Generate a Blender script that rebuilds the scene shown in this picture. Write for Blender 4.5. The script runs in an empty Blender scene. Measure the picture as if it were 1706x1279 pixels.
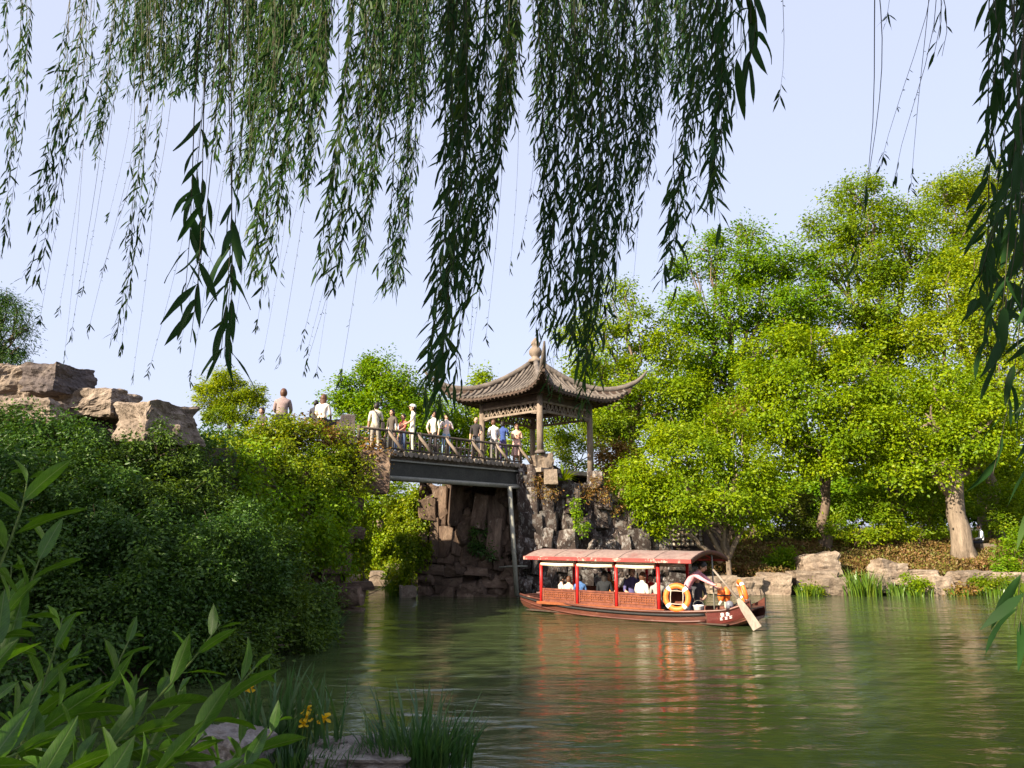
import bpy, bmesh, math, random
import numpy as np
from mathutils import Vector, Matrix, noise
R = math.radians
rnd = random.Random(7)
rng = np.random.default_rng(7)
SC = bpy.context.scene
COL = SC.collection

# ------------------------------------------------------------------ camera, sky, sun
F, CZ, HY = 1232.0, 2.24, 893.0
TH = math.atan((HY - 639.5) / F)
cd = bpy.data.cameras.new('camera'); cam = bpy.data.objects.new('camera', cd); COL.objects.link(cam)
cd.sensor_width = 36; cd.lens = F * 36 / 1706; cd.clip_start = 0.05; cd.clip_end = 3000
cam.location = (0, 0, CZ); cam.rotation_euler = (math.pi / 2 + TH, 0, 0)
SC.camera = cam
LD = Vector((0.66, 0.60, -0.47)).normalized()          # the way the sunlight travels
w = bpy.data.worlds.new('World'); SC.world = w; w.use_nodes = True
nt = w.node_tree; bg = nt.nodes['Background']
sky = nt.nodes.new('ShaderNodeTexSky'); sky.sky_type = 'NISHITA'; sky.sun_disc = False
sky.sun_elevation = math.asin(-LD.z); sky.sun_rotation = math.atan2(-LD.x, -LD.y) % (2 * math.pi)
sky.altitude = 0; sky.air_density = 1.0; sky.dust_density = 3.5; sky.ozone_density = 1.6
hs = nt.nodes.new('ShaderNodeMix'); hs.data_type = 'RGBA'; hs.inputs[0].default_value = 0.55
hs.inputs[7].default_value = (6.9, 7.3, 9.3, 1)          # thin high veil that pales the blue
nt.links.new(sky.outputs[0], hs.inputs[6]); nt.links.new(hs.outputs[2], bg.inputs[0])
bg.inputs[1].default_value = 0.059
sd = bpy.data.lights.new('sun', 'SUN'); sd.energy = 5.0; sd.angle = R(0.6); sd.color = (1, 0.87, 0.68)
sun = bpy.data.objects.new('sun', sd); COL.objects.link(sun)
sun.rotation_euler = LD.to_track_quat('-Z', 'Y').to_euler(); sun.location = (-30, -30, 40)
vs = SC.view_settings; vs.view_transform = 'Standard'; vs.look = 'None'; vs.gamma = 1; vs.use_curve_mapping = False
vs.exposure = 1.5
SC.cycles.max_bounces = 8; SC.cycles.diffuse_bounces = 5; SC.cycles.glossy_bounces = 3
SC.cycles.transmission_bounces = 4

# ------------------------------------------------------------------ helpers
CT, ST = math.cos(TH), math.sin(TH)
def P(px, py, d):
    """world point that the photograph shows at (px, py), at depth d"""
    u = (px - 853) / F; v = (639.5 - py) / F
    t = d / (CT - v * ST)
    return Vector((u * t, d, CZ + (ST + v * CT) * t))
def PZ(px, py, z):
    """world point at (px, py) on the level z"""
    u = (px - 853) / F; v = (639.5 - py) / F
    t = (z - CZ) / (ST + v * CT)
    return Vector((u * t, (CT - v * ST) * t, z))
def tag(o, label=None, cat=None, group=None, kind=None):
    for k, v in (('label', label), ('category', cat), ('group', group), ('kind', kind)):
        if v: o[k] = v
    return o
def thing(name, label, cat, loc=(0, 0, 0), rz=0.0, group=None):
    o = bpy.data.objects.new(name, None); COL.objects.link(o)
    o.empty_display_size = 0.2
    o.location = loc; o.rotation_euler = (0, 0, rz)
    return tag(o, label, cat, group)
def link(name, me, parent=None, M=None):
    o = bpy.data.objects.new(name, me); COL.objects.link(o)
    if parent: o.parent = parent
    if M is not None: o.matrix_basis = M
    return o
class MB:
    def __init__(s): s.v = []; s.f = []; s.m = []; s.sm = []
    def add(s, vs, fs, mi=0, smooth=False):
        b = len(s.v); s.v.extend([tuple(p) for p in vs])
        for f in fs: s.f.append(tuple(i + b for i in f)); s.m.append(mi); s.sm.append(smooth)
    def box(s, c, sz, mi=0, M=None, taper=1.0):
        x, y, z = sz[0] / 2, sz[1] / 2, sz[2] / 2
        vs = [Vector((sx * x * (taper if sg > 0 else 1), sy * y * (taper if sg > 0 else 1), sg * z)) for sg in (-1, 1) for sy in (-1, 1) for sx in (-1, 1)]
        if M is not None: vs = [M @ p for p in vs]
        c = Vector(c)
        s.add([p + c for p in vs], [(0, 2, 3, 1), (4, 5, 7, 6), (0, 1, 5, 4), (2, 6, 7, 3), (1, 3, 7, 5), (0, 4, 6, 2)], mi)
    def bar(s, a, b, wd, ht, mi=0, up=(0, 0, 1)):
        a, b = Vector(a), Vector(b); t = (b - a); L = t.length
        if L < 1e-6: return
        t /= L; u = Vector(up)
        if abs(t.dot(u)) > .98: u = Vector((0, 1, 0))
        sd_ = t.cross(u).normalized(); u = sd_.cross(t)
        vs = [p + sd_ * (i * wd / 2) + u * (j * ht / 2) for p in (a, b) for j in (-1, 1) for i in (-1, 1)]
        s.add(vs, [(0, 2, 3, 1), (4, 5, 7, 6), (0, 1, 5, 4), (2, 6, 7, 3), (1, 3, 7, 5), (0, 4, 6, 2)], mi)
    def tube(s, pts, rad, n=6, mi=0, cap=True, smooth=True):
        pts = [Vector(p) for p in pts]
        if not hasattr(rad, '__len__'): rad = [rad] * len(pts)
        b = len(s.v); nrm = None
        for i, p in enumerate(pts):
            t = (pts[min(i + 1, len(pts) - 1)] - pts[max(i - 1, 0)])
            t = t.normalized() if t.length > 1e-9 else Vector((0, 0, 1))
            if nrm is None:
                nrm = t.orthogonal().normalized()
            else:
                nrm = nrm - t * nrm.dot(t)
                nrm = nrm.normalized() if nrm.length > 1e-6 else t.orthogonal().normalized()
            bi = t.cross(nrm)
            for k in range(n):
                a = 2 * math.pi * k / n
                s.v.append(tuple(p + (nrm * math.cos(a) + bi * math.sin(a)) * rad[i]))
        for i in range(len(pts) - 1):
            for k in range(n):
                k2 = (k + 1) % n
                s.f.append((b + i * n + k, b + i * n + k2, b + (i + 1) * n + k2, b + (i + 1) * n + k)); s.m.append(mi); s.sm.append(smooth)
        if cap:
            s.f.append(tuple(b + k for k in range(n))[::-1]); s.m.append(mi); s.sm.append(False)
            e = b + (len(pts) - 1) * n
            s.f.append(tuple(e + k for k in range(n))); s.m.append(mi); s.sm.append(False)
    def grid(s, rows, mi=0, smooth=True, closed=False):
        b = len(s.v); n = len(rows[0])
        for r in rows: s.v.extend([tuple(p) for p in r])
        for i in range(len(rows) - 1):
            for k in range(n if closed else n - 1):
                k2 = (k + 1) % n
                s.f.append((b + i * n + k, b + i * n + k2, b + (i + 1) * n + k2, b + (i + 1) * n + k)); s.m.append(mi); s.sm.append(smooth)
    def lathe(s, prof, n=12, mi=0, c=(0, 0, 0), smooth=True):
        s.grid([[(c[0] + r * math.cos(2 * math.pi * k / n), c[1] + r * math.sin(2 * math.pi * k / n), c[2] + z) for k in range(n)] for r, z in prof], mi, smooth, True)
    def mesh(s, name, mats):
        me = bpy.data.meshes.new(name); me.from_pydata(s.v, [], s.f)
        for m in (mats if isinstance(mats, (list, tuple)) else [mats]): me.materials.append(m)
        me.polygons.foreach_set('material_index', s.m); me.polygons.foreach_set('use_smooth', s.sm)
        me.update(); return me
    def build(s, name, mats, parent=None, M=None, off=None):
        if off is not None: s.v = [(p[0] - off[0], p[1] - off[1], p[2] - off[2]) for p in s.v]
        return link(name, s.mesh(name, mats), parent, M)
def tri_mesh(name, V, T, mat):
    me = bpy.data.meshes.new(name); n = len(T)
    me.vertices.add(len(V)); me.vertices.foreach_set('co', np.ascontiguousarray(V, dtype=np.float32).ravel())
    me.loops.add(n * 3); me.loops.foreach_set('vertex_index', np.ascontiguousarray(T, dtype=np.int32).ravel())
    me.polygons.add(n); me.polygons.foreach_set('loop_start', np.arange(0, n * 3, 3, dtype=np.int32))
    me.polygons.foreach_set('loop_total', np.full(n, 3, dtype=np.int32))
    me.materials.append(mat); me.update(); return me
def nrmz(a): return a / np.maximum(np.linalg.norm(a, axis=1, keepdims=True), 1e-9)

# ------------------------------------------------------------------ materials
def new_mat(name):
    m = bpy.data.materials.new(name); m.use_nodes = True
    t = m.node_tree; t.nodes.clear()
    o = t.nodes.new('ShaderNodeOutputMaterial'); return m, t, o
def N(t, ty, **kw):
    n = t.nodes.new(ty)
    for k, v in kw.items():
        if k.startswith('i_'): n.inputs[int(k[2:])].default_value = v
        else: setattr(n, k, v)
    return n
def ramp(t, fac, stops):
    r = t.nodes.new('ShaderNodeValToRGB'); e = r.color_ramp.elements
    while len(e) > 1: e.remove(e[-1])
    e[0].position = stops[0][0]; e[0].color = (*stops[0][1], 1)
    for p, c in stops[1:]:
        x = e.new(p); x.color = (*c, 1)
    t.links.new(fac, r.inputs[0]); return r.outputs[0]
def noise_tex(t, vec, scale, detail=4, rough=.55, dist=0.0):
    n = N(t, 'ShaderNodeTexNoise'); n.inputs['Scale'].default_value = scale; n.inputs['Detail'].default_value = detail
    n.inputs['Roughness'].default_value = rough; n.inputs['Distortion'].default_value = dist
    if vec is not None: t.links.new(vec, n.inputs['Vector'])
    return n.outputs['Fac']
def coords(t, scale=(1, 1, 1), kind='Object'):
    c = N(t, 'ShaderNodeTexCoord'); m = N(t, 'ShaderNodeMapping'); m.inputs['Scale'].default_value = scale
    t.links.new(c.outputs[kind], m.inputs[0]); return m.outputs[0]
def stuff_mat(name, cols, scale=4, rough=.75, bump=.3, stretch=(1, 1, 1), fine=30, spots=None, vary=0.0, spec=.3, dist=.02, metal=0.0):
    """mottled surface: cols = ramp colours dark to light; spots = (scale, threshold, colour)"""
    m, t, o = new_mat(name); L = t.links.new
    v = coords(t, stretch)
    n1 = noise_tex(t, v, scale, 6, .6)
    k = len(cols)
    c = ramp(t, n1, [(.3 + .42 * i / max(k - 1, 1), cols[i]) for i in range(k)])
    n2 = noise_tex(t, v, fine, 5, .65)
    mx = N(t, 'ShaderNodeMix', data_type='RGBA', blend_type='MULTIPLY'); mx.inputs[0].default_value = .55
    L(c, mx.inputs[6]); L(ramp(t, n2, [(.3, (.45, .45, .45)), (.7, (1.35, 1.35, 1.35))]), mx.inputs[7]); c = mx.outputs[2]
    if spots:
        for (ssc, th, scol) in spots:
            ns = noise_tex(t, v, ssc, 8, .7, .4)
            mm = N(t, 'ShaderNodeMix', data_type='RGBA'); L(ramp(t, ns, [(th, (0, 0, 0)), (th + .07, (1, 1, 1))]), mm.inputs[0])
            L(c, mm.inputs[6]); mm.inputs[7].default_value = (*scol, 1); c = mm.outputs[2]
    if vary:
        oi = N(t, 'ShaderNodeObjectInfo'); h = N(t, 'ShaderNodeHueSaturation')
        mr = N(t, 'ShaderNodeMapRange'); mr.inputs[3].default_value = 1 - vary; mr.inputs[4].default_value = 1 + vary
        L(oi.outputs['Random'], mr.inputs[0]); L(mr.outputs[0], h.inputs['Value']); L(c, h.inputs['Color']); c = h.outputs[0]
    b = N(t, 'ShaderNodeBsdfPrincipled'); b.inputs['Roughness'].default_value = rough
    b.inputs['Specular IOR Level'].default_value = spec; b.inputs['Metallic'].default_value = metal
    L(c, b.inputs['Base Color'])
    if bump:
        ad = N(t, 'ShaderNodeMath', operation='ADD'); L(n1, ad.inputs[0])
        ml = N(t, 'ShaderNodeMath', operation='MULTIPLY'); L(n2, ml.inputs[0]); ml.inputs[1].default_value = .45; L(ml.outputs[0], ad.inputs[1])
        bp = N(t, 'ShaderNodeBump'); bp.inputs['Strength'].default_value = bump; bp.inputs['Distance'].default_value = dist
        L(ad.outputs[0], bp.inputs['Height']); L(bp.outputs[0], b.inputs['Normal'])
    L(b.outputs[0], o.inputs[0]); return m
def leaf_mat(name, c1, c2, c3=None, trans=.38, gloss=.06, patch=None, grough=.45):
    """leaves: colour differs from leaf to leaf; light shines through"""
    m, t, o = new_mat(name); L = t.links.new
    g = N(t, 'ShaderNodeNewGeometry')
    st = [(0, c1), (.6, c2)] + ([(1, c3)] if c3 else [])
    c = ramp(t, g.outputs['Random Per Island'], st)
    n = noise_tex(t, coords(t), .55, 3)
    mx = N(t, 'ShaderNodeMix', data_type='RGBA', blend_type='MULTIPLY'); mx.inputs[0].default_value = 1
    L(c, mx.inputs[6]); L(ramp(t, n, [(.3, patch[0] if patch else (.66, .76, .85)), (.7, patch[1] if patch else (1.28, 1.14, .95))]), mx.inputs[7]); c = mx.outputs[2]
    d = N(t, 'ShaderNodeBsdfDiffuse'); tr = N(t, 'ShaderNodeBsdfTranslucent'); gl = N(t, 'ShaderNodeBsdfGlossy')
    gl.inputs['Roughness'].default_value = grough
    L(c, d.inputs[0])
    hsv = N(t, 'ShaderNodeHueSaturation'); hsv.inputs['Hue'].default_value = .485; hsv.inputs['Value'].default_value = 1.5; hsv.inputs['Saturation'].default_value = 1.1
    L(c, hsv.inputs['Color']); L(hsv.outputs[0], tr.inputs[0])
    m1 = N(t, 'ShaderNodeMixShader'); m1.inputs[0].default_value = trans; L(d.outputs[0], m1.inputs[1]); L(tr.outputs[0], m1.inputs[2])
    m2 = N(t, 'ShaderNodeMixShader'); m2.inputs[0].default_value = gloss; L(m1.outputs[0], m2.inputs[1]); L(gl.outputs[0], m2.inputs[2])
    L(m2.outputs[0], o.inputs[0]); return m
def plain(name, col, rough=.6, var=.2, scale=12, bump=.1, spec=.3):
    a = tuple(c * (1 - var) for c in col); b = tuple(min(1, c * (1 + var)) for c in col)
    return stuff_mat(name, [a, b], scale=scale, rough=rough, bump=bump, spec=spec, dist=.006)

M = {}
M['lime'] = leaf_mat('lime_leaf', (.115, .20, .003), (.17, .265, .004), (.25, .32, .005), trans=.4, gloss=.012)
M['green'] = leaf_mat('green_leaf', (.08, .18, .004), (.13, .24, .005), (.20, .30, .006), trans=.4, gloss=.012)
M['olive'] = leaf_mat('olive_leaf', (.095, .18, .004), (.145, .235, .005), (.21, .27, .008), trans=.4, gloss=.012)
M['yellow'] = leaf_mat('yellow_leaf', (.125, .205, .004), (.185, .26, .005), (.26, .30, .008), trans=.4, gloss=.012)
M['under'] = leaf_mat('understorey_leaf', (.045, .07, .006), (.085, .11, .01), (.13, .14, .015), trans=.35, gloss=.03)
M['bronze'] = leaf_mat('bronze_leaf', (.12, .075, .03), (.20, .13, .052), (.13, .17, .025), trans=.2, gloss=.02, patch=((.8, .9, .7), (1.15, .95, .9)))
M['rust'] = leaf_mat('rust_leaf', (.15, .08, .02), (.24, .13, .03), (.20, .19, .03), trans=.35, gloss=.03)
M['dark'] = leaf_mat('dark_leaf', (.028, .074, .012), (.048, .112, .015), (.08, .155, .022), trans=.25, gloss=.022, grough=.45)
M['dark2'] = leaf_mat('dark_leaf', (.034, .075, .010), (.062, .120, .013), (.105, .175, .02), trans=.28, gloss=.02, grough=.5)
M['vine'] = leaf_mat('vine_leaf', (.095, .165, .004), (.15, .24, .005), (.24, .29, .008), trans=.4, gloss=.015, patch=((.7, .8, .8), (1.3, 1.05, 1)))
M['willow'] = leaf_mat('willow_leaf', (.015, .047, .013), (.027, .074, .018), (.056, .105, .018), trans=.3, gloss=.012)
M['fore'] = leaf_mat('foreground_leaf', (.048, .135, .014), (.072, .18, .016), (.115, .235, .022), trans=.36, gloss=.035, grough=.5)
def add_veins(m):
    t = m.node_tree; L = t.links.new
    df = [n for n in t.nodes if n.type == 'BSDF_DIFFUSE'][0]; hv = [n for n in t.nodes if n.type == 'HUE_SAT'][0]; src = df.inputs[0].links[0].from_socket
    c = N(t, 'ShaderNodeTexCoord'); sp = N(t, 'ShaderNodeSeparateXYZ'); L(c.outputs['Object'], sp.inputs[0])
    ab = N(t, 'ShaderNodeMath', operation='ABSOLUTE'); L(sp.outputs[0], ab.inputs[0])
    sub = N(t, 'ShaderNodeMath', operation='MULTIPLY_ADD'); L(ab.outputs[0], sub.inputs[0]); sub.inputs[1].default_value = -1.3; L(sp.outputs[1], sub.inputs[2])
    sn = N(t, 'ShaderNodeMath', operation='MULTIPLY'); L(sub.outputs[0], sn.inputs[0]); sn.inputs[1].default_value = 95
    si = N(t, 'ShaderNodeMath', operation='SINE'); L(sn.outputs[0], si.inputs[0])
    side = ramp(t, si.outputs[0], [(.80, (0, 0, 0)), (1, (.35, .35, .35))]); mid = ramp(t, ab.outputs[0], [(.004, (.9, .9, .9)), (.012, (0, 0, 0))])
    mxx = N(t, 'ShaderNodeMath', operation='MAXIMUM'); L(side, mxx.inputs[0]); L(mid, mxx.inputs[1])
    bl = ramp(t, noise_tex(t, c.outputs['Object'], 9, 4), [(.35, (.75, .8, .7)), (.65, (1.15, 1.1, 1.0)), (.78, (1.5, 1.1, .8))])
    m0 = N(t, 'ShaderNodeMix', data_type='RGBA', blend_type='MULTIPLY'); m0.inputs[0].default_value = 1; L(src, m0.inputs[6]); L(bl, m0.inputs[7])
    m1 = N(t, 'ShaderNodeMix', data_type='RGBA'); L(mxx.outputs[0], m1.inputs[0]); L(m0.outputs[2], m1.inputs[6]); m1.inputs[7].default_value = (.14, .22, .06, 1)
    L(m1.outputs[2], df.inputs[0]); L(m1.outputs[2], hv.inputs['Color'])
    bp = N(t, 'ShaderNodeBump'); bp.inputs['Strength'].default_value = .5; bp.inputs['Distance'].default_value = .01; L(mxx.outputs[0], bp.inputs['Height']); bp.invert = True
    L(bp.outputs[0], df.inputs['Normal'])
add_veins(M['fore'])
M['iris'] = leaf_mat('iris_leaf', (.028, .09, .022), (.05, .125, .03), (.08, .16, .036), trans=.25, gloss=.05)
M['grassy'] = leaf_mat('grass_blade', (.06, .14, .008), (.1, .19, .01), (.15, .21, .014), trans=.35)
M['petal'] = leaf_mat('yellow_petal', (.65, .42, .01), (.75, .5, .015), (.8, .56, .03), trans=.3, gloss=.02)
M['stem'] = stuff_mat('green_stem', [(.07, .12, .02), (.14, .19, .03)], scale=30, bump=.05, dist=.002)
M['twig'] = stuff_mat('willow_twig', [(.05, .05, .025), (.09, .085, .04)], scale=30, bump=.05, dist=.002)
M['bark'] = stuff_mat('bark', [(.07, .05, .035), (.14, .10, .07), (.2, .15, .10)], scale=6, fine=28, stretch=(1, 1, .25), bump=.8, rough=.9)
M['palebark'] = stuff_mat('pale_bark', [(.09, .068, .048), (.19, .145, .105), (.26, .205, .15)], scale=5, fine=22, stretch=(1, 1, .16), bump=1.0, dist=.05, rough=.9)
M['rocktan'] = stuff_mat('tan_rock', [(.12, .092, .07), (.23, .18, .14), (.31, .25, .20)], scale=2.6, fine=11, bump=1.0, dist=.10, rough=.92, spots=[(2.2, .60, (.10, .07, .06)), (9, .63, (.16, .11, .09))])
M['rockdark'] = stuff_mat('stained_rock', [(.055, .045, .045), (.10, .08, .075), (.15, .12, .10)], scale=2, fine=14, bump=.9, dist=.06, rough=.92, spots=[(6, .62, (.2, .17, .14))])
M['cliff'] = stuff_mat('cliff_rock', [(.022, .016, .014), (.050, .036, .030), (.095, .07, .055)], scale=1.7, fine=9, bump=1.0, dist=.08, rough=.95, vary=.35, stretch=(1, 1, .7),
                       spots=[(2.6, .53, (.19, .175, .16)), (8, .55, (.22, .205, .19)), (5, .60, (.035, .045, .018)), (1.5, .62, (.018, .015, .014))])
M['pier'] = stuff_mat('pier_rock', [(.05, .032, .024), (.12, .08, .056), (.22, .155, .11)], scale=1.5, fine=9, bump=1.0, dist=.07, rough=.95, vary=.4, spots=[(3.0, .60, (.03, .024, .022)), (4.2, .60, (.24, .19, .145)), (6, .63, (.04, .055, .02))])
M['bankstone'] = stuff_mat('bank_stone', [(.14, .10, .072), (.22, .17, .125), (.28, .225, .175)], scale=2, fine=16, bump=.8, dist=.05, rough=.92, vary=.15, spots=[(2, .64, (.14, .10, .08))])
M['nearstone'] = stuff_mat('near_stone', [(.11, .09, .08), (.22, .19, .17), (.34, .31, .285)], scale=5, fine=34, bump=.9, dist=.03, rough=.9, stretch=(1, 1, 2.2), spots=[(5, .62, (.09, .05, .045))])
M['soil'] = stuff_mat('soil', [(.022, .018, .010), (.045, .036, .018), (.035, .045, .012)], scale=.9, fine=12, bump=.7, dist=.05, rough=.95)
M['tile'] = stuff_mat('roof_tile', [(.07, .058, .05), (.125, .105, .09), (.18, .152, .13)], scale=3, fine=18, bump=.6, dist=.02, rough=.9)
M['wood'] = stuff_mat('weathered_wood', [(.12, .088, .064), (.20, .155, .118), (.26, .21, .165)], scale=4, fine=30, stretch=(1, 1, .3), bump=.4, dist=.01, rough=.85)
M['darkwood'] = stuff_mat('dark_wood', [(.03, .02, .015), (.065, .042, .03), (.09, .06, .042)], scale=5, fine=30, bump=.3, dist=.01, rough=.75)
M['railwood'] = stuff_mat('rail_wood', [(.05, .04, .032), (.10, .078, .06), (.14, .11, .085)], scale=5, fine=30, bump=.3, dist=.01, rough=.8)
M['log'] = stuff_mat('log', [(.10, .08, .062), (.19, .16, .125), (.26, .22, .18)], scale=6, fine=30, bump=.6, dist=.02, rough=.9, vary=.3)
M['concrete'] = stuff_mat('dark_beam', [(.035, .035, .03), (.06, .06, .05)], scale=2, fine=20, bump=.2, rough=.85)
M['pipe'] = stuff_mat('grey_pipe', [(.20, .20, .165), (.29, .28, .235)], scale=2, fine=20, bump=.1, rough=.5, stretch=(1, 1, .4))
M['hull'] = stuff_mat('varnished_hull', [(.045, .014, .011), (.105, .034, .022), (.17, .066, .04)], scale=2.2, fine=14, stretch=(.35, 1, 2.5), bump=.25, dist=.012, rough=.42, spec=.5, spots=[(6, .63, (.27, .17, .12)), (3, .66, (.03, .02, .016))])
M['maroon'] = stuff_mat('maroon_paint', [(.085, .016, .014), (.13, .026, .02)], scale=3, bump=.1, rough=.4, spec=.5)
M['rail'] = stuff_mat('orange_varnish', [(.15, .045, .02), (.28, .085, .032)], scale=4, stretch=(.3, 1, 1), bump=.1, rough=.4)
M['black'] = plain('black_rubber', (.018, .018, .018), .6)
M['panel'] = stuff_mat('panel_wood', [(.10, .03, .02), (.22, .075, .045)], scale=6, bump=.15, rough=.45, dist=.006)
M['redpost'] = stuff_mat('red_paint', [(.42, .012, .014), (.55, .025, .02)], scale=5, bump=.06, rough=.42, dist=.004)
M['fascia'] = stuff_mat('flaked_red_paint', [(.26, .03, .03), (.36, .06, .05)], scale=4, bump=.2, rough=.6, dist=.006, spots=[(3.5, .56, (.45, .33, .27)), (11, .6, (.2, .05, .04))])
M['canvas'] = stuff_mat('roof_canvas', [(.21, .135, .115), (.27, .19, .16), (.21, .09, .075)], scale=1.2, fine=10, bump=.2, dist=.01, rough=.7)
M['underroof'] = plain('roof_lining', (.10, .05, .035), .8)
M['cream'] = plain('cream_canvas', (.72, .62, .46), .8, .1)
M['buoy'] = plain('orange_buoy', (.80, .17, .03), .5, .12, 8)
M['white'] = plain('white_paint', (.75, .73, .70), .6, .08)
M['rope'] = plain('rope', (.5, .44, .35), .9)
M['oarwood'] = stuff_mat('oar_wood', [(.17, .13, .10), (.30, .25, .20)], scale=5, stretch=(1, 1, .2), bump=.2, rough=.6, dist=.006)
M['plaster'] = stuff_mat('grey_plaster', [(.05, .035, .03), (.09, .065, .055)], scale=2, bump=.3, rough=.9)
M['paper'] = plain('pale_window', (.5, .44, .36), .8)

# ------------------------------------------------------------------ ground and water
def sstep(a, b, x):
    t = np.clip((x - a) / (b - a), 0, 1); return t * t * (3 - 2 * t)
def ground_h(x, y):
    wob = .35 * np.sin(x * .9 + 1) + .2 * np.sin(x * 2.3)
    s_near = 6.75 - y + .4 * np.sin(x * .7) - np.maximum(0, x - .2) * .12
    z_near = np.where(s_near > 0, np.minimum(.75, .08 + .22 * s_near), s_near * .35)
    xs = np.interp(y, [8, 11, 13, 16.5, 20, 24, 30, 36], [-7.5, -6.4, -5.2, -5.1, -5.4, -6.2, -7.6, -8])
    s_left = np.minimum(xs - x, y - 9.5)
    hl = np.interp(y, [9, 12.5, 15, 17, 21, 30], [.6, 1.0, 2.6, 4.3, 4.6, 4.4]) * np.interp(y, [25, 30, 36], [1, .42, .3])
    z_left = np.where(s_left > 0, np.minimum(hl, .15 + np.interp(y, [16, 20], [1.25, 3.2]) * s_left), s_left * .5)
    s_r = np.minimum(y - 30.6 + wob * .4, x + 3.4)
    z_r = np.where(s_r > 0, np.minimum(1.75 + .012 * np.maximum(y - 35, 0), .3 + .33 * s_r), s_r * .5)
    s_b = y - 35.6 + wob
    z_b = np.where(s_b > 0, np.minimum(2.2, .25 + .3 * s_b), s_b * .5)
    dx = np.maximum(np.maximum((-3.0 - x) * 6, x - 3.6), 0); dy = np.maximum(np.maximum(30.9 - y, y - 38), 0)
    z_p = 4.7 - 1.05 * np.hypot(dx, dy * 4.5)
    z = np.maximum.reduce([z_near, z_left, z_r, z_b, z_p])
    return np.maximum(z, -1.3)
def gz(x, y): return float(ground_h(np.array([float(x)]), np.array([float(y)]))[0])
gx = np.concatenate([np.linspace(-900, -45, 14), np.linspace(-40, 45, 200), np.linspace(50, 900, 14)])
gy = np.concatenate([np.linspace(-300, -22, 8), np.linspace(-18, 60, 190), np.linspace(66, 1500, 16)])
X, Y = np.meshgrid(gx, gy); Z = ground_h(X, Y)
for i in range(0, Z.shape[0]):
    pass
Z = Z + .05 * np.sin(X * 3.1 + Y * 1.7) * np.sin(Y * 2.6 - X) * (np.abs(X) < 45) * (Z > .05)
V = np.stack([X, Y, Z], -1).reshape(-1, 3); nx = len(gx); idx = np.arange(len(V)).reshape(len(gy), nx)
a, b, c, d_ = idx[:-1, :-1].ravel(), idx[:-1, 1:].ravel(), idx[1:, 1:].ravel(), idx[1:, :-1].ravel()
g = link('ground', tri_mesh('ground', V, np.concatenate([np.stack([a, b, c], 1), np.stack([a, c, d_], 1)]), M['soil'])); tag(g, kind='structure')
g.data.polygons.foreach_set('use_smooth', [True] * len(g.data.polygons))

def water_mat():
    m, t, o = new_mat('lake_water'); L = t.links.new
    b = N(t, 'ShaderNodeBsdfPrincipled'); b.inputs['IOR'].default_value = 1.33; b.inputs['Roughness'].default_value = .04
    b.inputs['Specular IOR Level'].default_value = .6
    v0 = coords(t)
    c = ramp(t, noise_tex(t, v0, .16, 3), [(.35, (.036, .052, .018)), (.65, (.050, .070, .025))])
    L(c, b.inputs['Base Color'])
    n1 = noise_tex(t, coords(t, (1.0, 2.2, 1)), 2.1, 3, .5, .3)
    n2 = noise_tex(t, coords(t, (1.0, 2.0, 1)), 10.0, 3, .55, .2)
    n3 = noise_tex(t, coords(t, (.5, 1.35, 1)), 1.15, 2, .45, .35)
    gate = ramp(t, noise_tex(t, v0, .23, 2), [(.36, (.35, .35, .35)), (.62, (1, 1, 1))])
    a1 = N(t, 'ShaderNodeMath', operation='MULTIPLY_ADD'); L(n2, a1.inputs[0]); a1.inputs[1].default_value = .22; L(n1, a1.inputs[2])
    a2 = N(t, 'ShaderNodeMath', operation='MULTIPLY'); L(a1.outputs[0], a2.inputs[0]); L(gate, a2.inputs[1])
    a3 = N(t, 'ShaderNodeMath', operation='MULTIPLY_ADD'); L(n3, a3.inputs[0]); a3.inputs[1].default_value = 2.4; L(a2.outputs[0], a3.inputs[2])
    bp = N(t, 'ShaderNodeBump'); bp.inputs['Strength'].default_value = 1; bp.inputs['Distance'].default_value = .027
    L(a3.outputs[0], bp.inputs['Height']); L(bp.outputs[0], b.inputs['Normal']); L(b.outputs[0], o.inputs[0]); return m
M['water'] = water_mat()
mb = MB(); mb.grid([[(x, y, 0) for x in np.linspace(-60, 90, 16)] for y in np.linspace(3.5, 60, 16)])
tag(mb.build('water', M['water']), kind='structure')

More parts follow.
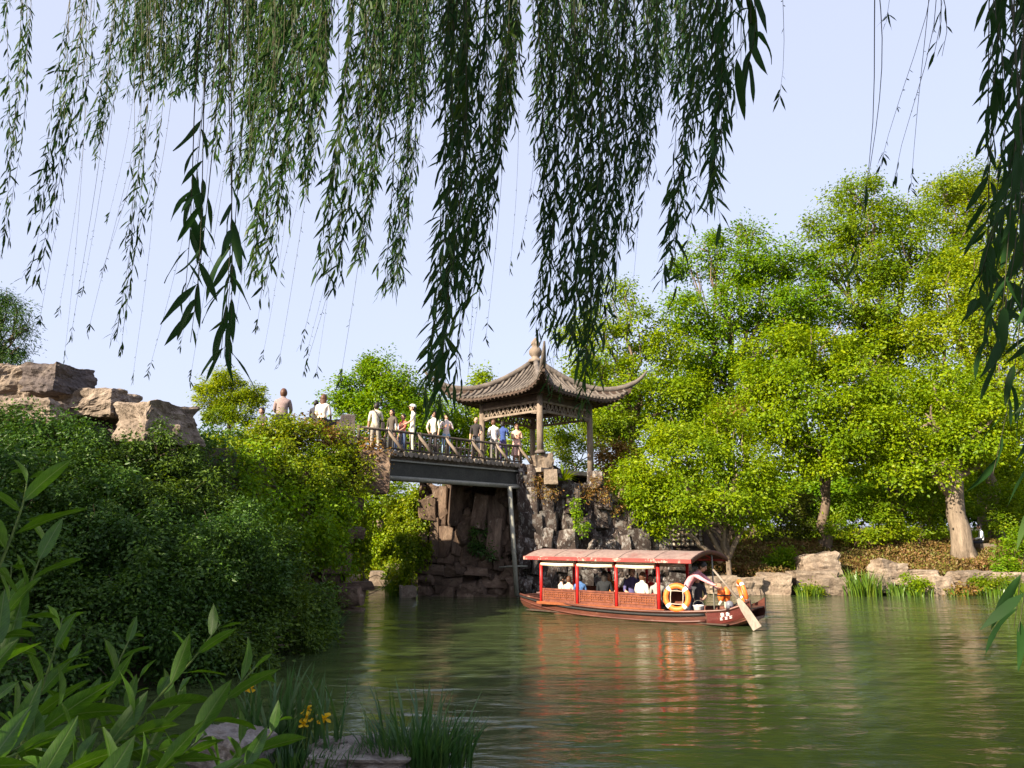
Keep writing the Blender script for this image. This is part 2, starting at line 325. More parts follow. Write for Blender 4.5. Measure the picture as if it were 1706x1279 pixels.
# ------------------------------------------------------------------ foliage
def leaves(name, pos, dirv, nrm, Ln, Wd, mat, parent=None, off=(0, 0, 0), fold=.22, droop=.12):
    dirv = nrmz(dirv); side = nrmz(np.cross(dirv, nrm)); nrm = np.cross(side, dirv)
    Ln = Ln[:, None]; Wd = Wd[:, None]
    b = pos - np.array(off)
    l = b + dirv * Ln * .45 + side * Wd * .5 + nrm * Wd * fold
    r_ = b + dirv * Ln * .45 - side * Wd * .5 + nrm * Wd * fold
    tp = b + dirv * Ln - nrm * Ln * droop
    n = len(pos); V = np.stack([b, l, tp, r_], 1).reshape(-1, 3)
    i = np.arange(n)[:, None] * 4
    T = np.concatenate([i + np.array([[0, 2, 1]]), i + np.array([[0, 3, 2]])], 1).reshape(-1, 3)
    return link(name, tri_mesh(name, V, T, mat), parent)
def cloud(lobes, dens, rc, L, W, per=60, up=.8, flat=.45, shell=.55, seed=1, squash=.8, hang=0.0):
    """leaf positions of a crown: lobes [(centre, radius)], clumps of leaves inside each lobe"""
    g_ = np.random.default_rng(seed); Ps, Ds, Ns, Ls, Ws = [], [], [], [], []
    for c, r in lobes:
        n = int(dens * 4 * math.pi * r * r * .8); k = max(3, int(n / per))
        u = nrmz(g_.normal(size=(k, 3))); rad = r * (shell + (1 - shell) * g_.random((k, 1)) ** .7) * (.85 + .3 * g_.random((k, 1)))
        cc = np.array(c) + u * rad * np.array([1, 1, squash])
        ci = g_.integers(0, k, n)
        rcs = rc * (.6 + .8 * g_.random(k))
        lp = g_.normal(size=(n, 3)) * np.array([1, 1, flat]) * .55 * rcs[ci][:, None]
        if hang: lp[:, 2] -= np.abs(g_.normal(size=n)) * hang
        p = cc[ci] + lp; rnd_l = g_.random(n)
        out = nrmz(lp + u[ci] * rc * .35 + g_.normal(size=(n, 3)) * .25 * rc)
        dd = out * np.array([1, 1, .5]) + np.array([0, 0, -.25]) + g_.normal(size=(n, 3)) * .3
        nn = np.array([0, 0, 1.0]) * up * .6 + u[ci] * .75 + lp / rc * .5 + g_.normal(size=(n, 3)) * .45
        s = .5 + .85 * g_.random(n) ** 1.3
        Ps.append(p); Ds.append(dd); Ns.append(nn); Ls.append(L * s); Ws.append(W * s)
    return np.concatenate(Ps), np.concatenate(Ds), np.concatenate(Ns), np.concatenate(Ls), np.concatenate(Ws)
def bend(a, b, k=5, j=.08, seed=0):
    q = random.Random(seed); a, b = Vector(a), Vector(b); L = (b - a).length
    pts = []
    for i in range(k + 1):
        t = i / k; p = a.lerp(b, t)
        if 0 < i < k: p += Vector((q.uniform(-1, 1), q.uniform(-1, 1), q.uniform(-.5, .9))) * L * j
        pts.append(p)
    return pts
def tree(name, label, cat, base, lobes, mat, dens=100, rc=.8, L=.15, W=.09, tr=.2, bark='bark', seed=1, group=None, fork=None, limbs=True, per=60, up=.8, flat=.45, shell=.5, squash=.8, hang=0, stems=1, gap=None):
    """lobes: [(px, py, radius px, depth)] read off the photograph"""
    base = Vector(base); base.z = gz(base.x, base.y) - .1
    t = thing(name, label, cat, base, 0, group)
    wl = [(P(px, py, d), rp * d / F) for px, py, rp, d in lobes]
    fork = Vector(fork) if fork else base.lerp(sum((c for c, r in wl), Vector()) / len(wl), .55)
    q = random.Random(seed)
    if limbs:
        mb = MB()
        tp = bend(base, fork, 6, .035, seed)
        mb.tube(tp, [tr * (1.5 if i == 0 else 1.05 - .06 * i) for i in range(7)], 14)
        if tr > .15:
            for k in range(5):
                az = k * 1.26 + seed; o_ = Vector((math.cos(az), math.sin(az), 0)); mb.tube([tp[0] + Vector((0, 0, .5)) + o_ * tr * .7, tp[0] + o_ * tr * 1.25 + Vector((0, 0, .22)), tp[0] + o_ * tr * 2.1 + Vector((0, 0, .02))], [tr * .3, tr * .3, tr * .14], 7)
        mb.build('trunk', M[bark], t, off=base)
        for i, (c, r) in enumerate(wl):
            lm = MB(); st = tp[-1 - (i % 3)] if i % 4 else tp[-1]
            lp = bend(st, c, 5, .07, seed * 31 + i)
            lm.tube(lp, [tr * .55 * (1 - .15 * j) for j in range(6)], 6)
            for k in range(4):
                e = c + Vector((q.uniform(-1, 1), q.uniform(-1, 1), q.uniform(-.3, 1))) * r * .8
                lm.tube(bend(lp[3 + k % 3], e, 3, .08, seed * 77 + i * 5 + k), [tr * .22, tr * .17, tr * .12, tr * .06], 4)
            lm.build('limb', M[bark], t, off=base)
    qs = random.Random(seed + 5)
    if cat in ('bush', 'shrub', 'creeper') and wl[0][0].y < 25:
        for c, r in list(wl):
            for k in range(7):
                v = Vector((qs.gauss(0, 1), qs.gauss(-.5, .8), qs.gauss(.5, .8))).normalized(); wl.append((c + v * r * qs.uniform(1.0, 1.22), r * qs.uniform(.12, .26)))
    far_ = wl[0][0].y > 25; kd, kl = (1.35, 1.16) if far_ else (1.1, 1.1)
    p, dd, nn, ll, ww = cloud(wl, dens * kd, rc * (.74 if far_ else .85), L * kl, W * kl * 1.1, per * (2.6 if far_ else 2.4), up, max(flat, .8), shell, seed, squash, hang)
    o = leaves('crown', p, dd, nn, ll, ww, mat, t, base); o['kind'] = 'stuff'
    return t

# trees of the far bank, right of the pavilion
G = 'trees on the far bank'
def gp(px, d): p = P(px, 880, d); return (p.x, p.y, 0)
tree('tall_tree', 'tallest olive green tree with airy crown rising against the sky above the others', 'tree', gp(1490, 43),
     [(1425, 325, 50, 43), (1395, 385, 50, 43), (1455, 385, 50, 42), (1515, 370, 52, 43), (1385, 440, 40, 42), (1450, 450, 55, 42), (1520, 445, 58, 42), (1585, 430, 50, 42), (1420, 510, 50, 42), (1500, 520, 50, 41)],
     M['olive'], 105, .9, .15, .085, .3, seed=11, group=G, fork=P(1480, 600, 42.5))
tree('yellowish_tree', 'yellow green tree top at upper right partly behind the hanging willow', 'tree', gp(1640, 47),
     [(1575, 315, 42, 47), (1620, 305, 48, 47), (1660, 340, 50, 47), (1600, 370, 48, 47), (1690, 420, 60, 46), (1640, 440, 55, 46)],
     M['yellow'], 80, .9, .16, .09, .28, seed=12, group=G, fork=P(1630, 560, 47))
tree('feathery_tree', 'mid green tree with tiered feathery sprays just right of the central willow strands', 'tree', gp(1215, 41),
     [(1242, 385, 26, 41), (1180, 418, 36, 41), (1150, 445, 26, 41), (1225, 450, 48, 41), (1282, 440, 45, 40.5), (1330, 445, 42, 41), (1140, 520, 45, 40), (1215, 520, 55, 40), (1290, 515, 58, 40), (1355, 500, 45, 40), (1175, 585, 50, 40)],
     M['green'], 105, .75, .16, .085, .24, seed=13, group=G, fork=P(1220, 620, 41), flat=.3)
tree('slender_tree', 'bright green tree rising directly behind the right eave of the pavilion', 'tree', gp(1060, 38),
     [(1040, 490, 30, 38), (1000, 540, 38, 38), (1065, 555, 50, 38), (1115, 585, 45, 38), (985, 600, 40, 37.5), (1045, 625, 45, 37), (1110, 650, 48, 37), (1160, 660, 45, 37), (960, 560, 30, 39), (1010, 680, 45, 37)],
     M['lime'], 105, .7, .14, .08, .2, seed=14, group=G, fork=P(1050, 690, 38), flat=.35)
tree('maple_tree', 'lime green maple with dense layered crown in the middle of the far bank', 'tree', gp(1370, 34.5),
     [(1290, 590, 62, 34), (1365, 585, 62, 34.5), (1425, 630, 60, 34), (1255, 640, 45, 34), (1330, 660, 70, 33.3), (1410, 700, 62, 33), (1290, 710, 50, 33), (1360, 750, 55, 32.7), (1440, 760, 45, 33), (1465, 690, 42, 34)],
     M['lime'], 145, .7, .125, .09, .24, seed=15, group=G, fork=P(1370, 790, 34.5), flat=.35)
t6 = tree('stout_tree', 'lime green tree on a thick leaning pale trunk at the water bank', 'tree', P(1605, 905, 33.2),
     [(1555, 700, 60, 33), (1610, 735, 50, 32.5), (1515, 745, 48, 33), (1640, 690, 55, 33), (1480, 720, 36, 33), (1570, 640, 55, 34), (1555, 780, 35, 32.5), (1650, 760, 40, 33.5), (1500, 790, 28, 32.6)],
     M['lime'], 150, .7, .125, .085, .44, 'palebark', seed=16, group=G, fork=P(1583, 775, 33.3), flat=.35)
tree('golden_tree', 'yellow lime tree behind the hanging willow at the right edge', 'tree', gp(1660, 38),
     [(1600, 555, 60, 38), (1665, 500, 60, 38), (1690, 590, 70, 38), (1575, 490, 52, 39), (1640, 640, 60, 37), (1690, 690, 55, 37), (1540, 560, 45, 39), (1630, 440, 40, 39)],
     M['yellow'], 110, .8, .14, .085, .3, seed=17, group=G, fork=P(1640, 720, 38), flat=.4)
tree('backing_tree', 'green tree filling the gap between the maple and the feathery tree', 'tree', gp(1260, 42),
     [(1200, 640, 55, 42), (1260, 600, 50, 43), (1150, 720, 50, 40), (1220, 700, 55, 40), (1320, 540, 50, 44), (1440, 560, 50, 44), (1500, 590, 50, 43)],
     M['green'], 100, .8, .15, .085, .22, seed=18, group=G, fork=P(1240, 740, 42))
tree('waterside_tree', 'low bright green tree with several pale bare stems over the boat roof', 'tree', P(1212, 925, 30.6),
     [(1090, 770, 50, 30), (1160, 755, 52, 30), (1235, 775, 52, 30), (1065, 825, 45, 29.8), (1140, 830, 52, 29.6), (1210, 830, 45, 29.8), (1280, 810, 42, 30), (1115, 720, 40, 30.5), (1195, 710, 42, 31), (1085, 870, 30, 29.6), (1250, 855, 30, 29.8), (1045, 790, 35, 30)],
     M['lime'], 185, .55, .12, .06, .11, 'palebark', seed=19, group=G, fork=P(1212, 880, 30.6), flat=.5, up=.6)
for i, (a_, b_) in enumerate((((1208, 930, 30.6), (1140, 800, 30)), ((1212, 935, 30.7), (1265, 790, 30)), ((1200, 935, 30.5), (1105, 860, 29.8)), ((1215, 930, 30.5), (1195, 790, 30.2)))):
    r0 = [o for o in COL.objects if o.name == 'waterside_tree'][0]
    mb = MB(); mb.tube(bend(P(*a_), P(*b_), 6, .05, 40 + i), [.12, .11, .1, .085, .07, .05, .03], 8); mb.build('trunk', M['palebark'], r0, off=r0.location)
for i, (label, px0, lobes, mt) in enumerate((
    ('shade tree filling the background right of the pavilion columns', 1030, [(960, 650, 40, 43), (1010, 620, 45, 44), (1080, 660, 50, 43), (1030, 700, 50, 42), (1110, 720, 45, 42), (970, 700, 36, 42), (1180, 690, 50, 43), (1150, 620, 45, 44), (940, 690, 30, 42)], 'green'),
    ('broad tree closing the background between the maple and the stout trunk', 1500, [(1460, 650, 60, 41), (1520, 680, 60, 41), (1580, 700, 60, 41), (1480, 740, 55, 40), (1400, 720, 50, 41), (1560, 770, 55, 40), (1640, 780, 60, 40), (1330, 760, 50, 40), (1690, 740, 60, 41), (1450, 590, 50, 42)], 'lime'))):
    tree('broad_tree', label, 'tree', gp(px0, 43), lobes, M[mt], 100, .8, .15, .09, .22, seed=140 + i, group='trees on the far bank')
# understorey
G = 'shrubs under the far trees'
for i, (label, lobes, mt, ds) in enumerate((
    ('dark shrub between the low waterside tree and the maple', [(1300, 860, 40, 35), (1345, 840, 45, 36), (1275, 890, 30, 35), (1340, 890, 30, 35.5)], 'under', 150),
    ('olive shrub in the shade below the maple crown', [(1420, 850, 42, 34.4), (1385, 875, 30, 34.2), (1460, 840, 42, 34.4), (1480, 868, 32, 34.4)], 'olive', 150),
    ('yellow lit low shrub standing behind the bronze hedge', [(1450, 888, 22, 33.9), (1480, 885, 20, 33.9), (1425, 892, 14, 33.9), (1500, 888, 16, 34)], 'yellow', 200),
    ('olive shrub just left of the stout pale trunk', [(1525, 850, 40, 34.4), (1555, 835, 36, 34.6), (1550, 872, 28, 34.4)], 'olive', 130),
    ('shadowy shrub right of the stout pale trunk', [(1640, 830, 42, 35.5), (1690, 840, 46, 35.5), (1670, 870, 32, 35.2)], 'olive', 150),
    ('bright leafy shrub at the right end of the bank', [(1690, 930, 26, 32), (1665, 945, 18, 31.5), (1700, 960, 24, 31.2), (1700, 900, 24, 33)], 'green', 230),
    ('green shrub beside the small stone left of the big bank block', [(1300, 925, 20, 32), (1325, 935, 14, 31.7), (1280, 935, 14, 32)], 'green', 240),
    ('rust brown shrub behind the lattice of the low waterside tree', [(1220, 680, 26, 36), (1245, 665, 22, 36.5)], 'rust', 110),
    ('orange tinged shrub beside the right pavilion column', [(1010, 780, 30, 31.5), (1035, 755, 24, 32), (995, 755, 20, 32), (1040, 800, 20, 31)], 'rust', 170),
    ('green shrub in the shade behind the pavilion posts', [(950, 740, 38, 36), (1000, 720, 42, 37), (920, 735, 34, 37), (1050, 720, 45, 37), (960, 780, 30, 34)], 'vine', 140),
)):
    b0 = P(lobes[0][0], 900, lobes[0][3])
    tree('shrub', label, 'shrub', b0, lobes, M[mt], ds, .45, .11, .055, .05, seed=60 + i, group=G, flat=.55, up=.6, shell=.3)
# trees behind the bridge and at far left
G = 'trees beyond the bridge'
tree('tiered_tree', 'bright green tree with tiered sprays against the sky left of the central willow strand', 'tree', gp(640, 44),
     [(625, 610, 30, 44), (600, 640, 34, 44), (655, 640, 42, 44), (590, 680, 34, 44), (640, 680, 42, 43), (690, 665, 40, 44), (610, 715, 40, 43), (680, 710, 40, 43), (735, 690, 40, 44), (565, 665, 22, 44)],
     M['green'], 120, .75, .16, .09, .2, seed=31, group=G, fork=P(640, 720, 44), flat=.3)
tree('low_tree', 'low lit green tree seen between the bridge people and the pavilion roof', 'tree', gp(800, 46),
     [(820, 650, 26, 46), (790, 690, 36, 46), (845, 690, 36, 46), (760, 720, 36, 45), (820, 735, 40, 45), (880, 730, 40, 45), (740, 760, 40, 44), (680, 750, 40, 44), (800, 630, 16, 46)],
     M['lime'], 120, .75, .16, .09, .2, seed=32, group=G, fork=P(800, 740, 46), flat=.35)
tree('sunlit_tree', 'sunlit yellow green tree seen through the opening under the bridge', 'tree', P(610, 960, 38.5),
     [(600, 840, 40, 38), (645, 850, 38, 38), (580, 890, 36, 37.5), (625, 895, 36, 37.5), (665, 890, 32, 38), (640, 815, 30, 39), (690, 840, 30, 39), (570, 930, 26, 37), (605, 930, 26, 37)],
     M['lime'], 150, .6, .13, .075, .12, seed=33, group=G, fork=P(615, 900, 38.5))
tree('weeping_tree', 'distant weeping willow cropped by the left edge above the rocks', 'tree', gp(-20, 52),
     [(5, 500, 30, 52), (30, 520, 26, 52), (-20, 510, 40, 52), (10, 555, 32, 52), (45, 548, 16, 52), (-30, 570, 40, 52), (30, 580, 20, 52), (0, 600, 36, 52)],
     M['dark'], 70, .8, .22, .05, .25, seed=34, group=G, fork=P(-25, 620, 52), hang=.5)
tree('round_shrub', 'clipped round yellow green shrub standing against the sky beside the rocks', 'shrub', P(378, 740, 26),
     [(380, 655, 34, 26), (355, 665, 28, 26), (410, 655, 26, 26), (382, 630, 20, 26), (365, 690, 26, 25.8), (400, 690, 24, 25.8), (345, 645, 16, 26), (425, 670, 16, 26)],
     M['yellow'], 620, .26, .09, .03, .08, seed=35, fork=P(380, 690, 26), flat=.9, up=.4)

g_ = np.random.default_rng(55); fw = []
for i in range(90):
    x_ = -34 + 78 * i / 89; y_ = 58 + 6 * g_.random(); fw.append(((x_, y_, 2.5 + 1.6 * g_.random() + (2.2 if x_ > 6 else 0)), 1.7 + g_.random() * (1.2 if x_ > 6 else .5)))
p, dd, nn, ll, ww = cloud(fw, 20, 1.0, .40, .28, 40, .6, .6, .4, 56)
o = leaves('far_woods', p, dd, nn, ll, ww, M['green']); tag(o, kind='stuff')

# dark evergreen bush masses on the near left bank
G = 'dark evergreen bushes on the left bank'
bushes = (
    ('dark evergreen bush directly below the tan rocks at the left edge', [(20, 745, 60, 15), (90, 750, 60, 15), (150, 770, 55, 15), (60, 800, 70, 14), (-20, 800, 70, 14), (150, 830, 65, 14)]),
    ('dark evergreen bush below the square end block of the rockery', [(215, 775, 45, 15.5), (265, 760, 45, 15.5), (230, 820, 60, 15), (300, 800, 55, 16), (320, 850, 60, 15.5), (255, 870, 60, 14.5), (340, 780, 40, 17)]),
    ('large dark evergreen bush filling the middle of the left bank', [(150, 900, 80, 13), (230, 930, 80, 13), (320, 930, 75, 14), (390, 900, 60, 15), (400, 960, 70, 14.5), (300, 1000, 80, 13), (210, 1010, 80, 12.5)]),
    ('dark bush hanging over the water at the tip of the left bank', [(455, 930, 48, 16), (490, 970, 45, 16), (525, 1010, 36, 16.3), (470, 1030, 50, 15), (410, 1040, 55, 14), (530, 1050, 26, 16), (500, 1060, 34, 15.2), (430, 1085, 34, 13.6), (375, 1085, 45, 13)]),
    ('dark bush at the left edge behind the tall leafy stems', [(20, 880, 75, 12.5), (80, 930, 75, 12.5), (10, 980, 75, 12), (100, 1010, 75, 12), (30, 1080, 70, 11.5), (140, 1080, 60, 11.5), (240, 1080, 55, 12), (310, 1085, 50, 12.4), (70, 1140, 50, 11), (-30, 900, 70, 12.6), (40, 830, 70, 13), (-30, 1050, 70, 11.6), (-40, 1150, 60, 10.6), (10, 1180, 50, 10.4), (150, 1130, 40, 11.2)]),
)
for i, (label, lobes) in enumerate(bushes):
    tree('evergreen_bush', label, 'bush', P(lobes[2][0], 1000, lobes[2][3] + .8), lobes, M['dark2' if i in (1, 3) else 'dark'], 640, .26, .075, .034, .05, seed=80 + i, group=G, flat=.7, up=.45, shell=.55, per=70, squash=.9)
# vines and shrubs on the lit mound left of the bridge
G = 'creepers and shrubs on the lit mound'
vines = (
    ('lit yellow green creeper spilling over the mound below the seated visitors', [(430, 730, 32, 21.5), (470, 745, 38, 21.3), (420, 770, 36, 21), (500, 725, 30, 21.8), (455, 712, 22, 21.6), (485, 712, 20, 21.6), (475, 790, 34, 20.6), (410, 740, 26, 21.2), (440, 800, 36, 20.4), (520, 800, 36, 20.8), (390, 745, 30, 21)], 'vine', 330),
    ('lit creeper hanging from the stone posts at the bridge end', [(540, 760, 30, 22), (575, 765, 26, 22.3), (550, 800, 34, 21.6), (590, 800, 22, 22), (515, 770, 26, 21.8), (605, 775, 18, 22.4), (570, 725, 18, 22.8)], 'vine', 300),
    ('orange tinted dry creeper on top of the mound', [(520, 715, 24, 22.4), (548, 712, 16, 22.6), (490, 710, 18, 22.4), (545, 735, 20, 22.4), (505, 735, 22, 22.1), (612, 750, 22, 22.8), (630, 760, 16, 23)], 'rust', 260),
    ('shaded green shrub on the flank of the mound above the passage', [(440, 830, 40, 19.5), (500, 840, 40, 20), (545, 850, 36, 20.6), (570, 880, 30, 21), (540, 905, 34, 20), (490, 890, 40, 19), (400, 820, 40, 18), (560, 935, 22, 20.6), (370, 790, 34, 18.2), (420, 770, 34, 19), (450, 860, 40, 18), (410, 860, 40, 17.4), (545, 880, 30, 19.5), (565, 830, 24, 21.5)], 'green', 300),
    ('dark palm leaved shrub beside the square end block', [(345, 735, 24, 20), (375, 730, 22, 20.5), (330, 765, 30, 19), (365, 770, 30, 19.5)], 'dark', 400),
)
for i, (label, lobes, mt, ds) in enumerate(vines):
    tree('creeper' if 'creeper' in label else 'shrub', label, 'creeper' if 'creeper' in label else 'shrub', P(lobes[0][0], 850, lobes[0][3] + .6), lobes, M[mt], ds, .3, .095, .05, .03, seed=100 + i, group=G, flat=.6, up=.55, shell=.5, hang=.12, squash=.85)
for i, (label, lobes) in enumerate((
    ('green ivy hanging in a curtain from the bridge underside beside the pier', [(690, 830, 22, 29.2), (670, 860, 22, 29.4), (700, 870, 20, 29), (680, 900, 22, 29), (708, 910, 14, 28.7), (660, 830, 18, 30), (690, 930, 18, 28.7)]),
    ('green ivy on the left wall of the passage near the water', [(600, 890, 22, 27), (585, 860, 22, 27), (570, 930, 20, 26.5), (600, 930, 16, 28), (655, 950, 18, 31), (675, 955, 16, 29.5)]))):
    tree('ivy', label, 'ivy', P(lobes[0][0], 960, lobes[0][3] + .3), lobes, M['vine'], 320, .3, .10, .07, .03, seed=110 + i, flat=1.2, up=.2, shell=.3, hang=.25)

# ------------------------------------------------------------------ rocks
def rock_mesh(name, seed, sub=2, jit=.16, mat=None, blocky=.7, smooth=False):
    """unit boulder: hull of a jittered box, then worn"""
    q = random.Random(seed); bm = bmesh.new()
    for sx in (-1, 1):
        for sy in (-1, 1):
            for sz in (-1, 1):
                for k in range(2):
                    c_ = [sx * .5, sy * .5, sz * .5]; ax = q.randrange(3)
                    c_[ax] *= q.uniform(blocky, 1)
                    bm.verts.new([c_[i] * (1 - q.random() * jit) for i in range(3)])
    r_ = bmesh.ops.convex_hull(bm, input=bm.verts)
    bmesh.ops.delete(bm, geom=[e for e in r_['geom_interior'] if isinstance(e, bmesh.types.BMVert)], context='VERTS')
    if sub:
        bmesh.ops.triangulate(bm, faces=bm.faces)
        for k in range(sub):
            bmesh.ops.subdivide_edges(bm, edges=bm.edges[:], cuts=1, use_grid_fill=True)
        for v in bm.verts:
            n_ = noise.noise(v.co * 3.1 + Vector((seed, 0, 0))) * (.05 if sub > 1 else .13) + noise.noise(v.co * 8 + Vector((0, seed, 0))) * .022
            st = math.sin((v.co.z * 17 + seed) + 3 * noise.noise(v.co * 2)) * .010
            if sub >= 3:
                cell = noise.voronoi(v.co * 3.3 + Vector((seed, 1, 2)))[0]; n_ += .10 * (cell[1] - cell[0]) - .05 + .03 * noise.noise(v.co * 15) + .10 * noise.noise(v.co * 1.7 + Vector((2, seed, 0)))
                st *= 2.2
            v.co += v.co.normalized() * n_ + Vector((v.co.x, v.co.y, 0)) * st
    me = bpy.data.meshes.new(name); bm.to_mesh(me); bm.free()
    if mat: me.materials.append(mat)
    return me
stone_var = {k: [rock_mesh('stone', s, 0, .22, M[k]) for s in range(12)] for k in ('cliff', 'pier', 'bankstone')}
fine_var = {k: [rock_mesh('stone', 40 + s, 1, .42, M[k], .5) for s in range(10)] for k in ('cliff', 'pier')}
def put(name, me, c, size, rot=(0, 0, 0), parent=None, off=(0, 0, 0)):
    Mx = Matrix.Translation(Vector(c) - Vector(off)) @ Matrix.Rotation(rot[2], 4, 'Z') @ Matrix.Rotation(rot[1], 4, 'Y') @ Matrix.Rotation(rot[0], 4, 'X') @ Matrix.Diagonal((*size, 1))
    return link(name, me, parent, Mx)
def boulder(name, label, cat, c, size, rz, mat, seed, group=None, sub=4, tilt=(0, 0), jit=.16, blocky=.75):
    me = rock_mesh(name, seed, sub, jit, mat, blocky)
    me.transform(Matrix.Diagonal((*size, 1))); me.update()
    o = link(name, me); o.location = c; o.rotation_euler = (tilt[0], tilt[1], rz)
    return tag(o, label, cat, group)
G = 'rockery blocks at the upper left'
def B2(x0, x1, y0, y1, d): # photo rectangle -> centre, width, height
    c = P((x0 + x1) / 2, (y0 + y1) / 2, d); return c, (x1 - x0) * d / F / 1.02, (y1 - y0) * d / F
for label, rect, d, dep, rz, mt, sd_, mats in (
    ('large tan boulder at the top left corner of the rockery', (-60, 62, 604, 672), 16.4, 1.4, .25, 'rocktan', 3, 0),
    ('dark stained block jutting from the top of the rockery', (34, 130, 604, 657), 16.0, 1.2, -.35, 'rockdark', 5, 0),
    ('tan rounded boulder lying between the dark block and the square end block', (92, 210, 645, 698), 16.3, 1.2, -.12, 'rocktan', 8, 0),
    ('wide tan slab at the foot of the rockery against the left edge', (-70, 104, 664, 716), 15.6, 1.4, .1, 'rocktan', 9, 0),
    ('big square tan end block of the rockery with shaded right face', (187, 312, 669, 742), 15.9, 1.5, -.62, 'rocktan', 13, 0),
    ('brown rock in shade under the rounded boulder', (95, 200, 690, 745), 16.6, 1.2, .2, 'rockdark', 14, 0),
    ('tan rock below the wide slab', (-40, 100, 705, 770), 15.9, 1.3, -.2, 'rocktan', 16, 0),
    ('small tan rock under the square end block', (196, 290, 735, 790), 16.2, 1.2, .3, 'rocktan', 17, 0),
    ('brown rock wedged below the dark block', (30, 110, 645, 682), 16.5, 1.0, .1, 'rocktan', 18, 0),
):
    c, ww, hh = B2(*rect, d)
    k = abs(math.sin(rz)); sx = ww / (math.cos(rz) + .75 * k)
    boulder('boulder', label, 'boulder', c + Vector((0, dep * .3, 0)), (sx * 1.04, dep, hh * 1.08), rz, M[mt], sd_, G, jit=.2, blocky=.74)

# cliffs of stacked stones
def cliff(name, label, x0, x1, y0, topf, key, seed, hh=(.28, .6), ww=(.35, .95), tall=None, base=(0, 0, 0), yf=None):
    root = thing(name, label, 'rock wall', base); q = random.Random(seed); n_ = 0
    z = -.25; row = 0
    while z < 6:
        h = q.uniform(*hh)
        if tall and tall[0] < z < tall[1]: h = q.uniform(.7, 1.25)
        x = x0 + q.uniform(-.2, .1); any_ = False
        while x < x1:
            wd = q.uniform(*ww)
            if tall and tall[0] < z < tall[1]: wd = q.uniform(.35, .6)
            if z + h * .55 < topf(x + wd / 2):
                y = (yf(x + wd / 2) if yf else y0) + q.uniform(-.26, .2) - .05 * (1.5 - z if z < 1.5 else 0)
                big = q.random() < .8
                me = (fine_var[key][q.randrange(10)] if big else stone_var[key][q.randrange(12)])
                put('stone', me, (x + wd / 2, y + .42, z + h / 2 + q.uniform(-.2, .2)), (wd * q.uniform(1.05, 1.5), q.uniform(.7, 1.05), h * q.uniform(1.0, 1.6)), (q.uniform(-.12, .12), q.uniform(-.11, .11), q.uniform(-.25, .25)), root, base)
                n_ += 1; any_ = True
            x += wd
        z += h * .96; row += 1
        if not any_ and z > 1.5: break
    # core behind the face stones
    mb = MB(); rows = []; nxx = int((x1 - x0) / .07)
    for zz in np.linspace(-.6, 5.2, 80):
        rw = []
        for xx in np.linspace(x0 - .1, x1 + .1, nxx):
            tp = topf(xx); y = (yf(xx) if yf else y0); z_ = min(zz, tp)
            vd, vp = noise.voronoi(Vector((xx * 1.5, seed, z_ * .95)) + .25 * noise.noise_vector(Vector((xx * 1.2, seed, z_ * 1.2))))
            blk = noise.cell(vp[0] * 7.3) * .30; crack = min(.14, (vd[1] - vd[0]) * .55)
            rw.append((xx, y + .30 + blk - crack * 1.3 - .12 * noise.noise(Vector((xx * 3, seed, z_ * 3))) - .05 * noise.noise(Vector((xx * 9, seed, z_ * 9))), z_ + .06 * noise.noise(Vector((xx * 4, zz, seed)))))
        rows.append(rw)
    mb.grid(rows, smooth=False)
    mb.grid([[(xx, (yf(xx) if yf else y0) + .30 + k * 1.0, topf(xx) - .02 * k) for xx in np.linspace(x0 - .1, x1 + .1, 30)] for k in range(3)], smooth=False)
    mb.build('rock_core', M[key], root, off=base)
    return root
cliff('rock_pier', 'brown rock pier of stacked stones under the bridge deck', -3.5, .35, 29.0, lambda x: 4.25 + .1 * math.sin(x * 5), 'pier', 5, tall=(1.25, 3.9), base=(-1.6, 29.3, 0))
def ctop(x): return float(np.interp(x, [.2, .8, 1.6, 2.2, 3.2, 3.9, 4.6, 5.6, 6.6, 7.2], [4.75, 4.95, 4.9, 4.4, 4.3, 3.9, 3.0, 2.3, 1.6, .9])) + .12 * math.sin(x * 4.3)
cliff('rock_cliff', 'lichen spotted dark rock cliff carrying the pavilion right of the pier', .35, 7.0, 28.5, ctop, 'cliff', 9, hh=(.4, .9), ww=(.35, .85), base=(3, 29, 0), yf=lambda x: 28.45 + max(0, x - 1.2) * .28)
cliff('rock_abutment', 'overgrown brown rock abutment at the left end of the bridge', -7.8, -5.25, 24.0, lambda x: 4.5, 'pier', 21, base=(-6.4, 24, 0), yf=lambda x: 23.4 + .5 * (x + 4.35) * -.3)
